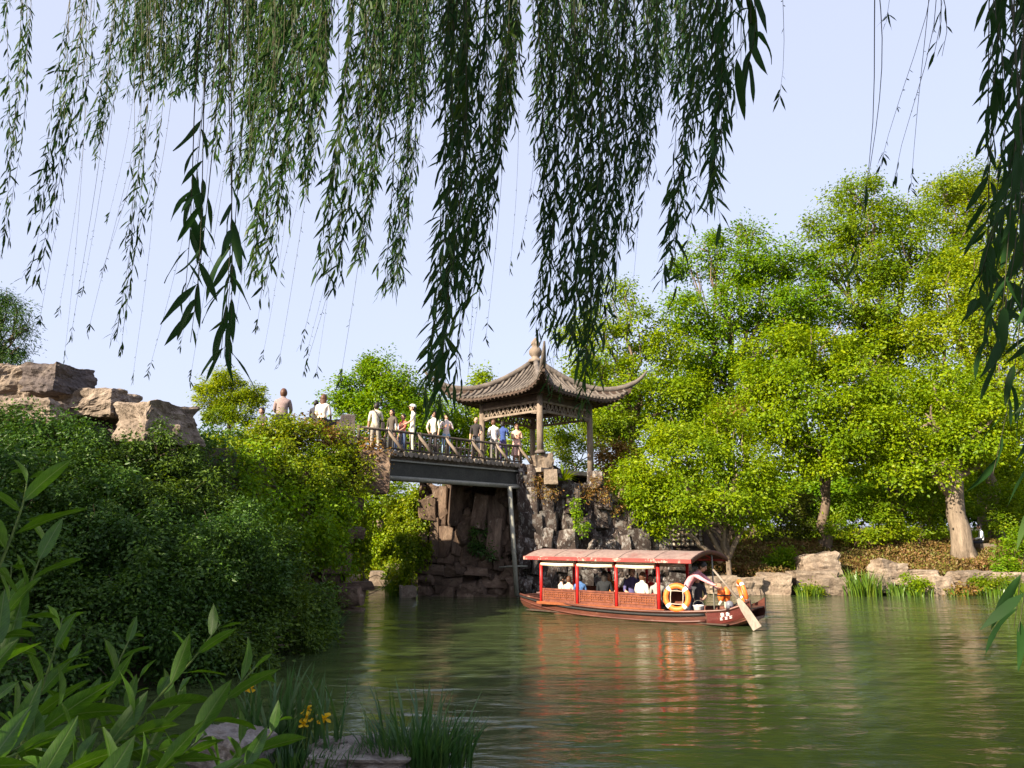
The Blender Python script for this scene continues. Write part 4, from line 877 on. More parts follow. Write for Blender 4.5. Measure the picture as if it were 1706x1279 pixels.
# ------------------------------------------------------------------ people
cmat = {}
def cm(col, rough=.85):
    if col not in cmat: cmat[col] = plain('cloth', col, rough, .12, 14, .15, .2)
    return cmat[col]
SK = plain('skin', (.50, .29, .20), .55, .06, 20, .02)
SK2 = plain('tanned_skin', (.36, .19, .12), .55, .06, 20, .02)
HAIR = plain('black_hair', (.018, .014, .012), .5, .3, 60, .3); BROWN = plain('brown_hair', (.10, .045, .025), .5, .3, 60, .3)
SHOE = plain('shoe', (.05, .05, .05), .6)
def joints(pose, **kw):
    if pose == 'stand':
        j = dict(pelvis=(0, 0, .92), waist=(0, .01, 1.07), chest=(0, .0, 1.24), upper=(0, -.01, 1.38), neck=(0, .0, 1.47), head=(0, .015, 1.53), mid=(0, .02, 1.60), top=(0, .0, 1.66),
                 shL=(-.165, -.01, 1.38), elL=(-.215, -.02, 1.11), wrL=(-.22, .06, .88), haL=(-.22, .08, .80), shR=(.165, -.01, 1.38), elR=(.215, -.02, 1.11), wrR=(.22, .06, .88), haR=(.22, .08, .80),
                 hiL=(-.085, 0, .86), knL=(-.10, .03, .47), anL=(-.10, -.01, .08), toL=(-.11, .13, .04), hiR=(.085, 0, .86), knR=(.10, .02, .47), anR=(.10, -.02, .08), toR=(.12, .12, .04))
    elif pose == 'sit':
        j = dict(pelvis=(0, 0, .11), waist=(0, -.02, .25), chest=(0, -.01, .42), upper=(0, .01, .55), neck=(0, .03, .64), head=(0, .05, .70), mid=(0, .06, .77), top=(0, .04, .83),
                 shL=(-.165, .01, .55), elL=(-.22, .06, .30), wrL=(-.14, .27, .22), haL=(-.10, .34, .22), shR=(.165, .01, .55), elR=(.22, .06, .30), wrR=(.14, .27, .22), haR=(.10, .34, .22),
                 hiL=(-.09, .05, .09), knL=(-.12, .44, .10), anL=(-.12, .45, -.28), toL=(-.13, .58, -.32), hiR=(.09, .05, .09), knR=(.12, .44, .10), anR=(.12, .45, -.28), toR=(.13, .58, -.32))
    else:   # bending forward at the hips
        j = dict(pelvis=(0, -.12, .78), waist=(0, -.02, .92), chest=(0, .12, 1.06), upper=(0, .24, 1.15), neck=(0, .32, 1.22), head=(0, .37, 1.27), mid=(0, .41, 1.33), top=(0, .42, 1.39),
                 shL=(-.165, .25, 1.14), elL=(-.2, .47, .98), wrL=(-.13, .70, .80), haL=(-.10, .78, .80), shR=(.165, .25, 1.14), elR=(.2, .50, 1.02), wrR=(.13, .74, .90), haR=(.10, .81, .90),
                 hiL=(-.09, -.1, .73), knL=(-.12, .0, .42), anL=(-.12, -.08, .08), toL=(-.13, .06, .04), hiR=(.09, -.1, .73), knR=(.12, .06, .42), anR=(.12, .02, .08), toR=(.13, .16, .04))
    j.update(kw); return {k: Vector(v) for k, v in j.items()}
RAD = dict(pelvis=(.145, .11), waist=(.12, .095), chest=(.145, .105), upper=(.12, .09), neck=(.052, .055), head=(.068, .075), mid=(.078, .09), top=(.05, .06), sh=(.062, .062), el=(.042, .042), wr=(.03, .03), ha=(.026, .036), hi=(.09, .095), kn=(.06, .06), an=(.042, .045), to=(.036, .034))
EDG = [('pelvis', 'waist'), ('waist', 'chest'), ('chest', 'upper'), ('upper', 'neck'), ('neck', 'head'), ('head', 'mid'), ('mid', 'top')] + [e for s in 'LR' for e in
      (('upper', 'sh' + s), ('sh' + s, 'el' + s), ('el' + s, 'wr' + s), ('wr' + s, 'ha' + s), ('pelvis', 'hi' + s), ('hi' + s, 'kn' + s), ('kn' + s, 'an' + s), ('an' + s, 'to' + s))]
def person(label, loc, rz, pose='stand', top=(.6, .6, .55), bottom=(.06, .06, .08), skin=None, hair='short', hmat=None, sleeve='short', legs='trousers', H=1.0, girth=1.0, hat=None, glasses=False, bag=None, group=None, **kw):
    if pose == 'stand' and not kw:
        qq = random.Random(len(label) * 13 + ord(label[0])); kw = {}
        for sd_, sg in (('L', -1), ('R', 1)):
            m_ = qq.randrange(4)
            if m_ == 0: kw['el' + sd_], kw['wr' + sd_], kw['ha' + sd_] = (sg * .25, .02, 1.12), (sg * .12, .24, 1.16), (sg * .08, .30, 1.2)
            elif m_ == 1: kw['el' + sd_], kw['wr' + sd_], kw['ha' + sd_] = (sg * .30, -.06, 1.14), (sg * .17, .08, .96), (sg * .13, .12, .93)
            elif m_ == 2: kw['el' + sd_], kw['wr' + sd_], kw['ha' + sd_] = (sg * .24, .12, 1.14), (sg * .22, .34, 1.0), (sg * .20, .41, .98)
        hx = qq.uniform(-.03, .03); kw['head'], kw['mid'], kw['top'] = (hx * .5, .02, 1.53), (hx, .03, 1.60), (hx * 1.3, .01, 1.66)
        kw['knR'] = (.12, qq.uniform(.02, .10), .47); kw['anR'] = (.14, qq.uniform(-.04, .10), .08)
    J = joints(pose, **kw); names = list(J); skin = skin or SK; hmat = hmat or HAIR
    root = thing('person', label, 'person', loc, rz, group); root.scale = (H, H, H)
    me = bpy.data.meshes.new('tmp'); me.from_pydata([J[n] for n in names], [(names.index(a), names.index(b)) for a, b in EDG], [])
    ob = bpy.data.objects.new('tmp', me); COL.objects.link(ob)
    md = ob.modifiers.new('skin', 'SKIN'); md.use_smooth_shade = True; md.branch_smoothing = .4
    ob.modifiers.new('sub', 'SUBSURF').levels = 1
    for i, n in enumerate(names):
        r_ = RAD.get(n) or RAD[n[:2]]; gq = girth if n in ('pelvis', 'waist', 'chest', 'hiL', 'hiR') else (1 + girth) / 2 if n[:2] in ('sh', 'el', 'kn', 'up') else 1
        me.skin_vertices[0].data[i].radius = (r_[0] * gq, r_[1] * gq); me.skin_vertices[0].data[i].use_root = (n == 'pelvis')
    dg = bpy.context.evaluated_depsgraph_get(); m2 = bpy.data.meshes.new_from_object(ob.evaluated_get(dg))
    bpy.data.objects.remove(ob)
    seg = []
    for a, b in EDG:
        if a in ('neck', 'head', 'mid'): k = 2
        elif a[:2] == 'an': k = 3
        elif a[:2] in ('wr',): k = 2
        elif a[:2] == 'el': k = 0 if sleeve == 'long' else 2
        elif a[:2] == 'kn': k = 2 if legs in ('shorts', 'skirt') else 1
        elif a[:2] in ('hi',) or b[:2] == 'hi': k = 1
        elif (a, b) == ('pelvis', 'waist'): k = 0
        elif (a, b) == ('upper', 'neck'): k = 0
        else: k = 0
        seg.append((np.array(J[a]), np.array(J[b]), k))
    vs_ = [tuple(v.co) for v in m2.vertices]; fs_ = [tuple(p.vertices) for p in m2.polygons]
    cen = np.array([np.mean([vs_[i] for i in f], axis=0) for f in fs_])
    best = np.full(len(cen), 1e9); kk = np.zeros(len(cen), int)
    for a, b, k in seg:
        ab = b - a; t = np.clip(((cen - a) @ ab) / (ab @ ab), 0, 1); d = np.linalg.norm(cen - (a + t[:, None] * ab), axis=1)
        d = d + (.0 if k != 2 else .01)
        s = d < best; best[s] = d[s]; kk[s] = k
    mb = MB(); mb.v = vs_; mb.f = fs_; mb.m = [int(k) for k in kk]; mb.sm = [True] * len(fs_)
    up = (J['top'] - J['head']).normalized(); fw = Vector((0, 1, 0)); fw = (fw - up * fw.dot(up)).normalized()
    rt = fw.cross(up); hc = J['mid']
    HM = Matrix((rt, fw, up)).transposed()
    def el(c, r_, mi=2, n=8):
        rows = [[c + HM @ Vector((r_[0] * math.sin(a) * math.cos(b), r_[1] * math.sin(a) * math.sin(b), r_[2] * math.cos(a))) for b in np.linspace(0, 2 * math.pi, n + 1)[:-1]] for a in np.linspace(.05, math.pi - .05, 6)]
        mb.grid(rows, mi, True, True)
    el(hc, (.082, .10, .115), 2, 12); el(hc + HM @ Vector((0, .045, -.055)), (.05, .05, .05))
    el(hc + HM @ Vector((0, .10, -.012)), (.014, .022, .024))                      # nose
    for s in (-1, 1):
        el(hc + HM @ Vector((s * .083, -.005, -.01)), (.012, .022, .032))           # ears
        el(hc + HM @ Vector((s * .034, .088, .014)), (.013, .010, .008), 4)          # eyes
    el(hc + HM @ Vector((0, .088, -.052)), (.024, .010, .006), 5)                    # mouth
    for s in 'LR':                                                                  # five fingers on each hand
        wv, hv = J['wr' + s], J['ha' + s]; d = (hv - wv).normalized(); sd0 = d.cross(Vector((1 if s == 'R' else -1, .2, 0))).normalized()
        inn = sd0.cross(d)
        for k, L_ in enumerate((.062, .074, .070, .055)):
            o_ = sd0 * (.03 - .02 * k); mb.tube([hv + o_, hv + o_ + d * (.03 + L_ * .5), hv + o_ + d * (.03 + L_ * .8) + inn * .018, hv + o_ + d * (.03 + L_) + inn * .04], [.010, .0095, .009, .007], 5, 2)
        mb.tube([wv.lerp(hv, .4) + sd0 * .022, hv + sd0 * .05 + d * .005, hv + sd0 * .058 + d * .04], [.012, .011, .008], 5, 2)
    LIP = cm((.3, .1, .08)); EYE = cm((.02, .015, .012), .3)
    mb.build('body', [cm(top), cm(bottom), skin, SHOE, EYE, LIP], root)
    if hair:
        hb = MB(); rows = []
        for a in np.linspace(0, 1.0, 7):
            rw = []
            for b in np.linspace(0, 2 * math.pi, 17)[:-1]:
                front = max(0, math.sin(b)); lim = 2.25 - 1.25 * front ** .7 + (.0 if hair == 'short' else .25 * (1 - front)); th_ = .04 + a * lim
                rr = 1.09 + .04 * noise.noise((b * 3, a * 4, len(label)))
                rw.append(hc + HM @ Vector((.086 * rr * math.sin(th_) * math.cos(b), -.006 + .105 * rr * math.sin(th_) * math.sin(b), .004 + .122 * rr * math.cos(th_))))
            rows.append(rw)
        hb.grid(rows, 0, True, True)
        if hair == 'long':
            hb.grid([[hc + HM @ Vector((.095 * math.sin(a) * w_, -.04 - .075 * math.cos(a) * dd, z)) for a in np.linspace(-1.6, 1.6, 9)] for z, w_, dd in ((.03, .95, .9), (-.08, 1.0, 1.0), (-.19, 1.05, 1.05), (-.30, .8, .9))])
        if hair == 'bun': hb.lathe([(0, -.04), (.035, -.025), (.045, 0), (.035, .03), (0, .042)], 8, c=tuple(hc + HM @ Vector((0, -.08, .10))))
        hb.build('hair', hmat, root)
    if hat:
        hb = MB(); prof = [(.0, .135), (.06, .13), (.095, .10), (.105, .045), (.107, .03)] + ([(.17, .015), (.175, .008), (.10, .02)] if hat[1] == 'brim' else [(.10, .03)])
        hb.grid([[hc + HM @ Vector((r_ * math.cos(b), r_ * math.sin(b) * 1.12, z)) for b in np.linspace(0, 2 * math.pi, 17)[:-1]] for r_, z in prof], 0, True, True)
        if hat[1] == 'peak': hb.grid([[hc + HM @ Vector((.085 * x, .10 + yy * (1 - .5 * x * x), .05 - yy * .15)) for x in np.linspace(-1, 1, 7)] for yy in (0, .06, .09)])
        hb.build('hat', cm(hat[0]), root)
    if glasses:
        gb = MB()
        for s in (-1, 1): gb.lathe([(0, -.006), (.022, -.005), (.024, .005), (0, .007)], 8, c=(0, 0, 0))
        gb.v = []; gb.f = []; gb.m = []; gb.sm = []
        for s in (-1, 1):
            gb.grid([[hc + HM @ Vector((s * .036 + .027 * math.cos(b) * k, .103, .012 + .021 * math.sin(b) * k)) for b in np.linspace(0, 2 * math.pi, 11)[:-1]] for k in (.05, 1)], 0, False, True)
            gb.bar(hc + HM @ Vector((s * .06, .098, .016)), hc + HM @ Vector((s * .088, 0, .012)), .006, .008)
        gb.bar(hc + HM @ Vector((-.012, .106, .016)), hc + HM @ Vector((.012, .106, .016)), .006, .006)
        gb.build('sunglasses', M['black'], root)
    if legs == 'skirt':
        sb = MB(); pz = J['waist'].z
        sb.grid([[(r_ * 1.15 * math.cos(b) * (1 + .05 * math.sin(b * 7) * k), r_ * math.sin(b) * (1 + .05 * math.sin(b * 7) * k), z) for b in np.linspace(0, 2 * math.pi, 29)[:-1]] for r_, z, k in ((.125, pz + .03, 0), (.155, pz - .15, .2), (.18, pz - .4, .7), (.21, pz - .68, 1))], 0, True, True)
        sb.build('skirt', cm(bottom), root)
    if bag:
        bb = MB(); a_, b_ = J['shL'] + Vector((.06, -.01, .08)), Vector((.2, -.10, J['pelvis'].z + .10))
        bb.tube([a_ + Vector((0, .0, 0)), a_ + Vector((.05, -.13, -.06)), a_.lerp(b_, .5) + Vector((0, -.14, 0)), b_], .016, 5)
        bb.tube([a_, a_ + Vector((.06, .10, -.06)), a_.lerp(b_, .5) + Vector((0, .19, 0)), b_ + Vector((0, .1, 0))], .016, 5)
        bb.box(b_ + Vector((.03, 0, -.10)), (.09, .26, .22)); bb.build('bag', cm(bag), root)
    return root
GB = 'people on the footbridge'
def onb(px, d, z=ZD + .06): p = P(px, 740, d); return (p.x, p.y, z)
PI = math.pi
person('man in cream shirt with dark crossbody bag leaning at the left end of the railing', onb(624, 24.8), .35, top=(.60, .54, .42), bottom=(.35, .31, .25), bag=(.05, .04, .04), girth=1.2, group=GB)
person('dark haired woman in dark top half hidden behind the man with the bag', onb(652, 25.9), 2.6, top=(.09, .075, .06), bottom=(.05, .05, .05), hair='long', group=GB, H=.97)
person('short visitor in pale blue top standing next to the coral shirt', onb(656, 26.4), 2.9, top=(.42, .50, .62), bottom=(.12, .18, .36), hmat=BROWN, hair='long', group=GB, H=.86)
person('visitor in coral red shirt beside the woman with the white hat', onb(671, 26.2), 2.4, top=(.55, .13, .10), bottom=(.10, .14, .25), group=GB, H=.90)
person('tall woman in pale dress and white cap holding the railing', onb(687, 25.4), 1.9, top=(.66, .60, .48), bottom=(.62, .57, .46), hair='long', hat=((.8, .78, .72), 'peak'), group=GB, H=1.02, sleeve='short', elL=(-.22, .1, 1.12), wrL=(-.18, .3, 1.0), haL=(-.17, .37, .98))
person('visitor in white top and dark trousers half behind the willow strand', onb(722, 26.6), 2.8, top=(.62, .58, .48), bottom=(.06, .05, .05), group=GB, hair='long')
person('woman in white top and light blue jeans behind the hanging willow leaves', onb(743, 27.0), 3.4, top=(.70, .60, .56), bottom=(.30, .44, .56), hmat=BROWN, hair='long', group=GB, H=.99)
person('bald man in black shirt and grey shorts facing the water', onb(793, 28.0), 3.0, top=(.035, .03, .03), bottom=(.30, .30, .30), hair=None, legs='shorts', girth=1.15, group=GB, H=1.0)
person('man in white printed shirt seen from behind near the right railing end', onb(823, 28.3), .3, top=(.74, .68, .64), bottom=(.20, .18, .17), hmat=BROWN, group=GB, girth=1.1, H=.97)
person('man in navy blue shirt just right of the white printed shirt', onb(838, 29.0), -.5, top=(.04, .07, .22), bottom=(.12, .09, .2), group=GB, H=1.0)
person('woman in peach dress and sunglasses at the right end of the bridge', onb(861, 29.2), 3.2, top=(.68, .42, .33), bottom=(.62, .38, .32), hair='long', hmat=BROWN, glasses=True, legs='skirt', group=GB, H=.95, wrL=(-.06, .2, 1.15), haL=(0, .22, 1.18), wrR=(.06, .2, 1.12), haR=(.0, .24, 1.14))
GS = 'visitors seated on top of the mound'
def seat(px, py, d, col, rz=0):  # a low dark bench back under each
    p = P(px, py, d); t = thing('chair', None, 'chair', p + Vector((0, 0, 0)), rz)
    mb = MB(); mb.box((0, .1, -.02), (.5, .42, .05)); mb.build('seat', M['darkwood'], t)
    mb = MB(); mb.box((0, -.20, .12), (.5, .04, .16)); mb.build('backrest', M['black'], t)
    for sx in (-.26, .26):
        for sy in (-.14, .3):
            mb = MB(); mb.bar((sx, sy, -.45), (sx, sy, -.04), .04, .04); mb.build('leg', M['darkwood'], t)
    return p, t
p, t = seat(469, 703, 22, None, .1); tag(t, 'dark chair under the brown haired visitor in the mauve shirt', 'chair', 'dark chairs on the mound')
person('brown haired visitor in mauve shirt sitting with back to the water', p + Vector((0, 0, .02)), .1, 'sit', top=(.27, .20, .19), bottom=(.05, .05, .06), hmat=BROWN, girth=1.3, group=GS, H=1.14)
p, t = seat(536, 708, 23.2, None, -.2); tag(t, 'dark chair under the woman in the white shirt', 'chair', 'dark chairs on the mound')
person('brown haired woman in white shirt sitting with back to the water', p + Vector((0, 0, .02)), -.2, 'sit', top=(.70, .62, .54), bottom=(.05, .05, .06), hair='long', hmat=BROWN, group=GS, H=1.1, girth=1.15)
p, t = seat(524, 706, 24.2, None, -.1); tag(t, 'dark chair of the black haired visitor, left of the woman in white', 'chair', 'dark chairs on the mound')
person('black haired visitor almost hidden beside the woman in the white shirt', p, -.1, 'sit', top=(.05, .05, .06), group=GS, H=.9)
p, t = seat(436, 722, 22.6, None, .5); tag(t, 'dark chair at the left below the others', 'chair', 'dark chairs on the mound')
person('dark haired visitor sitting lower at the left of the mauve shirt', p, PI - .5, 'sit', top=(.08, .07, .07), group=GS, H=.9)
GP = 'passengers on the tour boat'
def onboat(x, y, z=.35): return BMX @ Vector((x, y, z))
person('passenger in white shirt with short hair leaning over the boat side panel', onboat(-.38, .52), BRZ + PI - .3, 'sit', top=(.66, .62, .54), bottom=(.15, .14, .13), girth=1.35, group=GP, hmat=BROWN, H=1.02, elL=(-.30, .05, .36), elR=(.28, -.05, .36))
person('passenger in grey shirt with black hair next to the last red post', onboat(-.86, .5), BRZ + PI + .6, 'sit', top=(.30, .30, .27), bottom=(.1, .1, .1), group=GP, H=.95)
person('passenger in black with long black hair in the middle bay', onboat(.88, .45), BRZ + PI + .3, 'sit', top=(.02, .022, .025), hair='long', group=GP, girth=1.25, sleeve='long', H=1.02)
person('passenger in purple shirt facing inwards beside the third post', onboat(.42, -.3), BRZ + .9, 'sit', top=(.10, .09, .22), group=GP, H=1.12)
person('passenger in ochre jacket in the middle of the boat', onboat(1.25, -.45), BRZ + .1, 'sit', top=(.45, .20, .05), hair='long', group=GP, H=.95)
person('passenger in blue shirt beside the second post', onboat(1.75, .42), BRZ + PI + .5, 'sit', top=(.07, .15, .34), group=GP, H=.86)
person('passenger in peach top in the front bay', onboat(2.15, .45), BRZ + PI, 'sit', top=(.66, .42, .34), hmat=BROWN, group=GP, H=.80, girth=1.1)
person('passenger in pale pink top nearest the bow', onboat(2.5, .35), BRZ + PI - .6, 'sit', top=(.62, .48, .42), group=GP, H=.80)
person('passenger in red top on the far bench behind the white shirt', onboat(-.12, -.5), BRZ + .2, 'sit', top=(.55, .03, .03), group=GP, H=.90)
person('passenger in dark jacket and cap behind the lifebuoy', onboat(-1.7, -.2, .34), BRZ + .4, 'sit', top=(.05, .05, .06), hat=((.02, .02, .03), 'peak'), group=GP, H=1.0)
hnd = BMX.inverted() @ (o0)
person('boatman in pink shirt and dark trousers bending over the oar at the stern', onboat(-1.72, .35, .06), BRZ + PI / 2, 'bend', top=(.66, .30, .34), bottom=(.02, .025, .045), sleeve='long', group=None, girth=1.15, H=1.04)
# person on the far bank with a pale box
p = P(1637, 905, 34.2); p.z = gz(p.x, p.y) + .38
person('person in white shirt sitting bent forward on a pale stone seat at the far bank', p, 1.2, 'sit', top=(.74, .74, .74), bottom=(.04, .04, .05), sleeve='long')
boulder('bank_boulder', 'pale square stone seat under the person in white shirt', 'boulder', p + Vector((.05, 0, -.2)), (.8, .55, .46), .1, M['bankstone'], 220, None, 2, jit=.06, blocky=.95)
# ------------------------------------------------------------------ bank planting
def scatter(n, seed, x0, x1, y0, y1, ok):
    g_ = np.random.default_rng(seed); x = g_.uniform(x0, x1, n); y = g_.uniform(y0, y1, n); k = ok(x, y)
    return x[k], y[k], g_
x, y, g_ = scatter(70000, 5, 3.5, 24, 31.0, 35.2, lambda x, y: (y > 31.3 + .25 * np.sin(x * 1.7)) & (x > 7.5 + .8 * np.sin(y * 2)) )
z = ground_h(x, y); hgt = .34 + .18 * np.sin(x * 1.1 + 2 * np.sin(y)) * np.cos(y * 1.3) + .10 * np.sin(x * 4.1) * np.sin(y * 3.3)
pos = np.stack([x, y, z + hgt * g_.random(len(x)) ** .5], 1)
u = nrmz(g_.normal(size=(len(x), 3)) + np.array([0, 0, .5])); nn = g_.normal(size=(len(x), 3)) * .6 + np.array([0, 0, .8])
o = leaves('ground_cover', pos, u, nn, .09 + .05 * g_.random(len(x)), .05 + .03 * g_.random(len(x)), M['bronze']); tag(o, kind='stuff')
x, y, g_ = scatter(40000, 6, 3.5, 30, 35, 48, lambda x, y: y > 0)
z = ground_h(x, y); pos = np.stack([x, y, z + .25 * g_.random(len(x))], 1)
x2, y2, _g = scatter(16000, 8, -14, -1, 34.6, 42, lambda x, y: ground_h(x, y) > .05); pos2 = np.stack([x2, y2, ground_h(x2, y2) + .4 * _g.random(len(x2))], 1); pos = np.concatenate([pos, pos2]); x = np.concatenate([x, x2])
o = leaves('undergrowth', pos, g_.normal(size=pos.shape) + np.array([0, 0, .6]), g_.normal(size=pos.shape) + np.array([0, 0, .6]), .16 + .1 * g_.random(len(x)), .07 + .03 * g_.random(len(x)), M['vine']); tag(o, kind='stuff')
x, y, g_ = scatter(75000, 9, -22, -4.6, 9.0, 27, lambda x, y: ground_h(x, y) > .1)
z = ground_h(x, y); pos = np.stack([x + .12 * g_.normal(size=len(x)), y + .12 * g_.normal(size=len(x)), z + .4 * g_.random(len(x)) ** 1.5 * (.6 + .4 * np.sin(x * 3) * np.sin(y * 2.7))], 1)
k = y < 18.2 + g_.normal(size=len(x)) * .6
for nm, kk, mt in (('undergrowth', k, 'dark'), ('undergrowth', ~k, 'vine')):
    o = leaves(nm, pos[kk], g_.normal(size=(kk.sum(), 3)) + np.array([.3, -.5, .1]), g_.normal(size=(kk.sum(), 3)) * .6 + np.array([.4, -.6, .6]), .10 + .07 * g_.random(kk.sum()), .055 + .03 * g_.random(kk.sum()), M[mt]); tag(o, kind='stuff')
def blades(name, label, cat, c, n, rad, hmin, hmax, wd, mat, seed, group=None, lean=.42, thickspread=(1, 1)):
    q = np.random.default_rng(seed); t = thing(name, label, cat, c, 0, group)
    V, T = [], []
    for i in range(n):
        a = q.uniform(0, 6.283); rr = rad * q.random() ** .6; b0 = np.array([math.cos(a) * rr * thickspread[0], math.sin(a) * rr * thickspread[1], -.02])
        h = q.uniform(hmin, hmax); la = a + q.normal() * .7; ln = lean * q.uniform(.2, 1.4) * h
        o_ = np.array([math.cos(la), math.sin(la), 0]); s_ = np.array([-math.sin(la + q.normal()), math.cos(la), 0]); s_ /= np.linalg.norm(s_)
        i0 = len(V); w_ = wd * q.uniform(.7, 1.2)
        curl = q.uniform(.0, .5)
        for tt, ww in ((0, .7), (.35, 1), (.7, .8), (1, 0.06)):
            p_ = b0 + o_ * ln * tt ** 1.8 + np.array([0, 0, h * (tt - curl * .35 * tt ** 3)])
            V += [p_ - s_ * w_ * ww / 2, p_ + s_ * w_ * ww / 2]
        for k in range(3):
            j = i0 + 2 * k; T += [(j, j + 1, j + 3), (j, j + 3, j + 2)]
    o = link('blades', tri_mesh('blades', np.array(V), np.array(T), mat), t); o['kind'] = 'stuff'
    return t
G = 'leafy weeds at the right waterline'
for i, (label, lobes, mt) in enumerate((
    ('rounded leafy weed at the waterline left of the upright pinkish stone', [(1520, 968, 15, 29.5), (1540, 972, 14, 29.4), (1508, 980, 12, 29.4)], 'lime'),
    ('leafy weed spilling over the flat stone near the right end', [(1625, 972, 15, 29.5), (1650, 970, 16, 29.6), (1675, 975, 16, 29.6)], 'vine'),
    ('orange tinged weed at the foot of the upright pinkish stone', [(1605, 980, 12, 29.3), (1588, 986, 9, 29.2)], 'rust'),
    ('yellowish weed beside the square waterline stone', [(1345, 983, 12, 29.3), (1362, 986, 9, 29.2)], 'yellow'))):
    tree('waterside_weed', label, 'plant', P(lobes[0][0], 990, 29.8), lobes, M[mt], 260, .3, .09, .05, .02, seed=340 + i, group=G, flat=.7, up=.5, shell=.2)
G = 'water plants along the right bank'
for i, (label, px, py, d, n, rad, h, mt) in enumerate((
    ('tall bright grass clump at the waterline below the bronze hedge', 1437, 990, 29.3, 260, .68, (.45, 1.15), 'grassy'),
    ('short yellow green tuft left of the square waterline stone', 1350, 988, 29.3, 220, .5, (.25, .5), 'grassy'),
    ('grass tuft between the waterline stones right of the tall clump', 1492, 990, 29.4, 80, .3, (.3, .65), 'grassy'),
    ('low yellow green tuft left of the upright pinkish stone', 1530, 990, 29.3, 110, .6, (.2, .45), 'grassy'),
    ('yellowing tuft right of the upright pinkish stone', 1602, 992, 29.3, 90, .5, (.2, .4), 'grassy'),
    ('green waterside tuft near the right end of the bank', 1655, 992, 29.3, 120, .8, (.2, .5), 'grassy'),
    ('tuft of grass at the right edge of the frame by the water', 1700, 994, 29.3, 240, .6, (.4, .8), 'grassy'))):
    p = P(px, py, d); p.z = .0
    blades('grass_clump', label, 'grass', p, n, rad, h[0], h[1], .045, M[mt], 300 + i, G)
blades('grass_clump', 'grass growing at the foot of the ivy beside the brown pier', 'grass', Vector((P(665, 975, 30).x, 30.0, -.05)), 260, .55, .4, .9, .04, M['grassy'], 320, None)
blades('grass_clump', 'shaded grass fringe hanging at the tip of the dark bush', 'grass', PZ(540, 1062, 0) + Vector((-.2, .2, 0)), 260, .5, .3, .7, .025, M['iris'], 321, None, .6)
blades('sedge_clump', 'dense clump of arching sedge blades right of the flat pink rock', 'grass', P(690, 1290, 6.9) + Vector((0, .15, 0)), 520, .44, .25, .52, .018, M['iris'], 322, None, .5, (1.15, .7))
blades('sedge_clump', 'tall upright blades rising behind the arching sedge', 'grass', P(700, 1285, 7.2), 40, .4, .5, .85, .028, M['iris'], 323, None, .3)
blades('grass_clump', 'low weedy grass in front of the yellow flowers', 'grass', P(480, 1285, 6.7), 320, .42, .12, .3, .016, M['iris'], 324, None, .5, (1.4, .7))
# yellow flag iris with flowers
ic = P(470, 1285, 7.1); IR = thing('iris_plant', 'yellow flowering flag iris with tall sword leaves on the near bank', 'plant', ic)
q = random.Random(11)
sw = MB()
def sword(root, base, h, az, lean, wd, mat):
    o_ = Vector((math.cos(az), math.sin(az), 0)); s_ = Vector((-o_.y, o_.x, 0)) if q.random() < .5 else Vector((1, 0, 0)); mb = MB()
    rows = []
    for t, w_ in ((0, .8), (.25, 1), (.5, 1), (.75, .75), (.92, .4), (1, .04)):
        p_ = base + o_ * lean * h * t ** 2.2 + Vector((0, 0, h * (t - .25 * lean * t ** 4))); rows.append([p_ - s_ * wd * w_ / 2, p_ + o_ * wd * .12, p_ + s_ * wd * w_ / 2])
    mb.grid(rows); return mb.build('leaf', mat, root)
for i in range(105):
    a_ = q.uniform(0, 6.28); r_ = q.uniform(0, .46)
    sword(IR, Vector((math.cos(a_) * r_ * 1.2, math.sin(a_) * r_ * .6, 0)), q.uniform(.45, .98), q.uniform(0, 6.28), q.uniform(.05, .45), q.uniform(.018, .034), M['iris'])
def petal(mb, c, az, el, L_, W_):
    o_ = Vector((math.cos(az) * math.cos(el), math.sin(az) * math.cos(el), math.sin(el))); s_ = Vector((-math.sin(az), math.cos(az), 0)); n_ = o_.cross(s_)
    mb.grid([[c + o_ * L_ * t - n_ * (.35 * L_ * t * t) - s_ * W_ * w_, c + o_ * L_ * t - n_ * (.35 * L_ * t * t - .004), c + o_ * L_ * t - n_ * (.35 * L_ * t * t) + s_ * W_ * w_] for t, w_ in ((0, .2), (.35, .7), (.7, 1), (1, .3))])
for i, (px, py, d, sc_) in enumerate(((511, 1194, 7.0, 1.0), (540, 1197, 7.0, 1.0), (418, 1147, 7.1, .8), (513, 1180, 7.1, .6), (424, 1186, 7.2, .5), (506, 1206, 6.95, .7))):
    fp = P(px, py, d) - ic; mb = MB(); b0 = Vector((fp.x + q.uniform(-.05, .05), fp.y, 0))
    mb.tube(bend(b0, fp, 4, .02, i), [.007, .006, .006, .005, .005], 5); st = mb.build('stem', M['stem'], IR)
    mb = MB(); 
    for k in range(6): petal(mb, fp, k * 1.05 + i, -.15 if k % 2 else .9, .066 * sc_, .046 * sc_)
    mb.tube([fp + Vector((0, 0, -.03)), fp + Vector((0, 0, .008))], [.006, .009], 6); mb.build('flower', M['petal'], st)

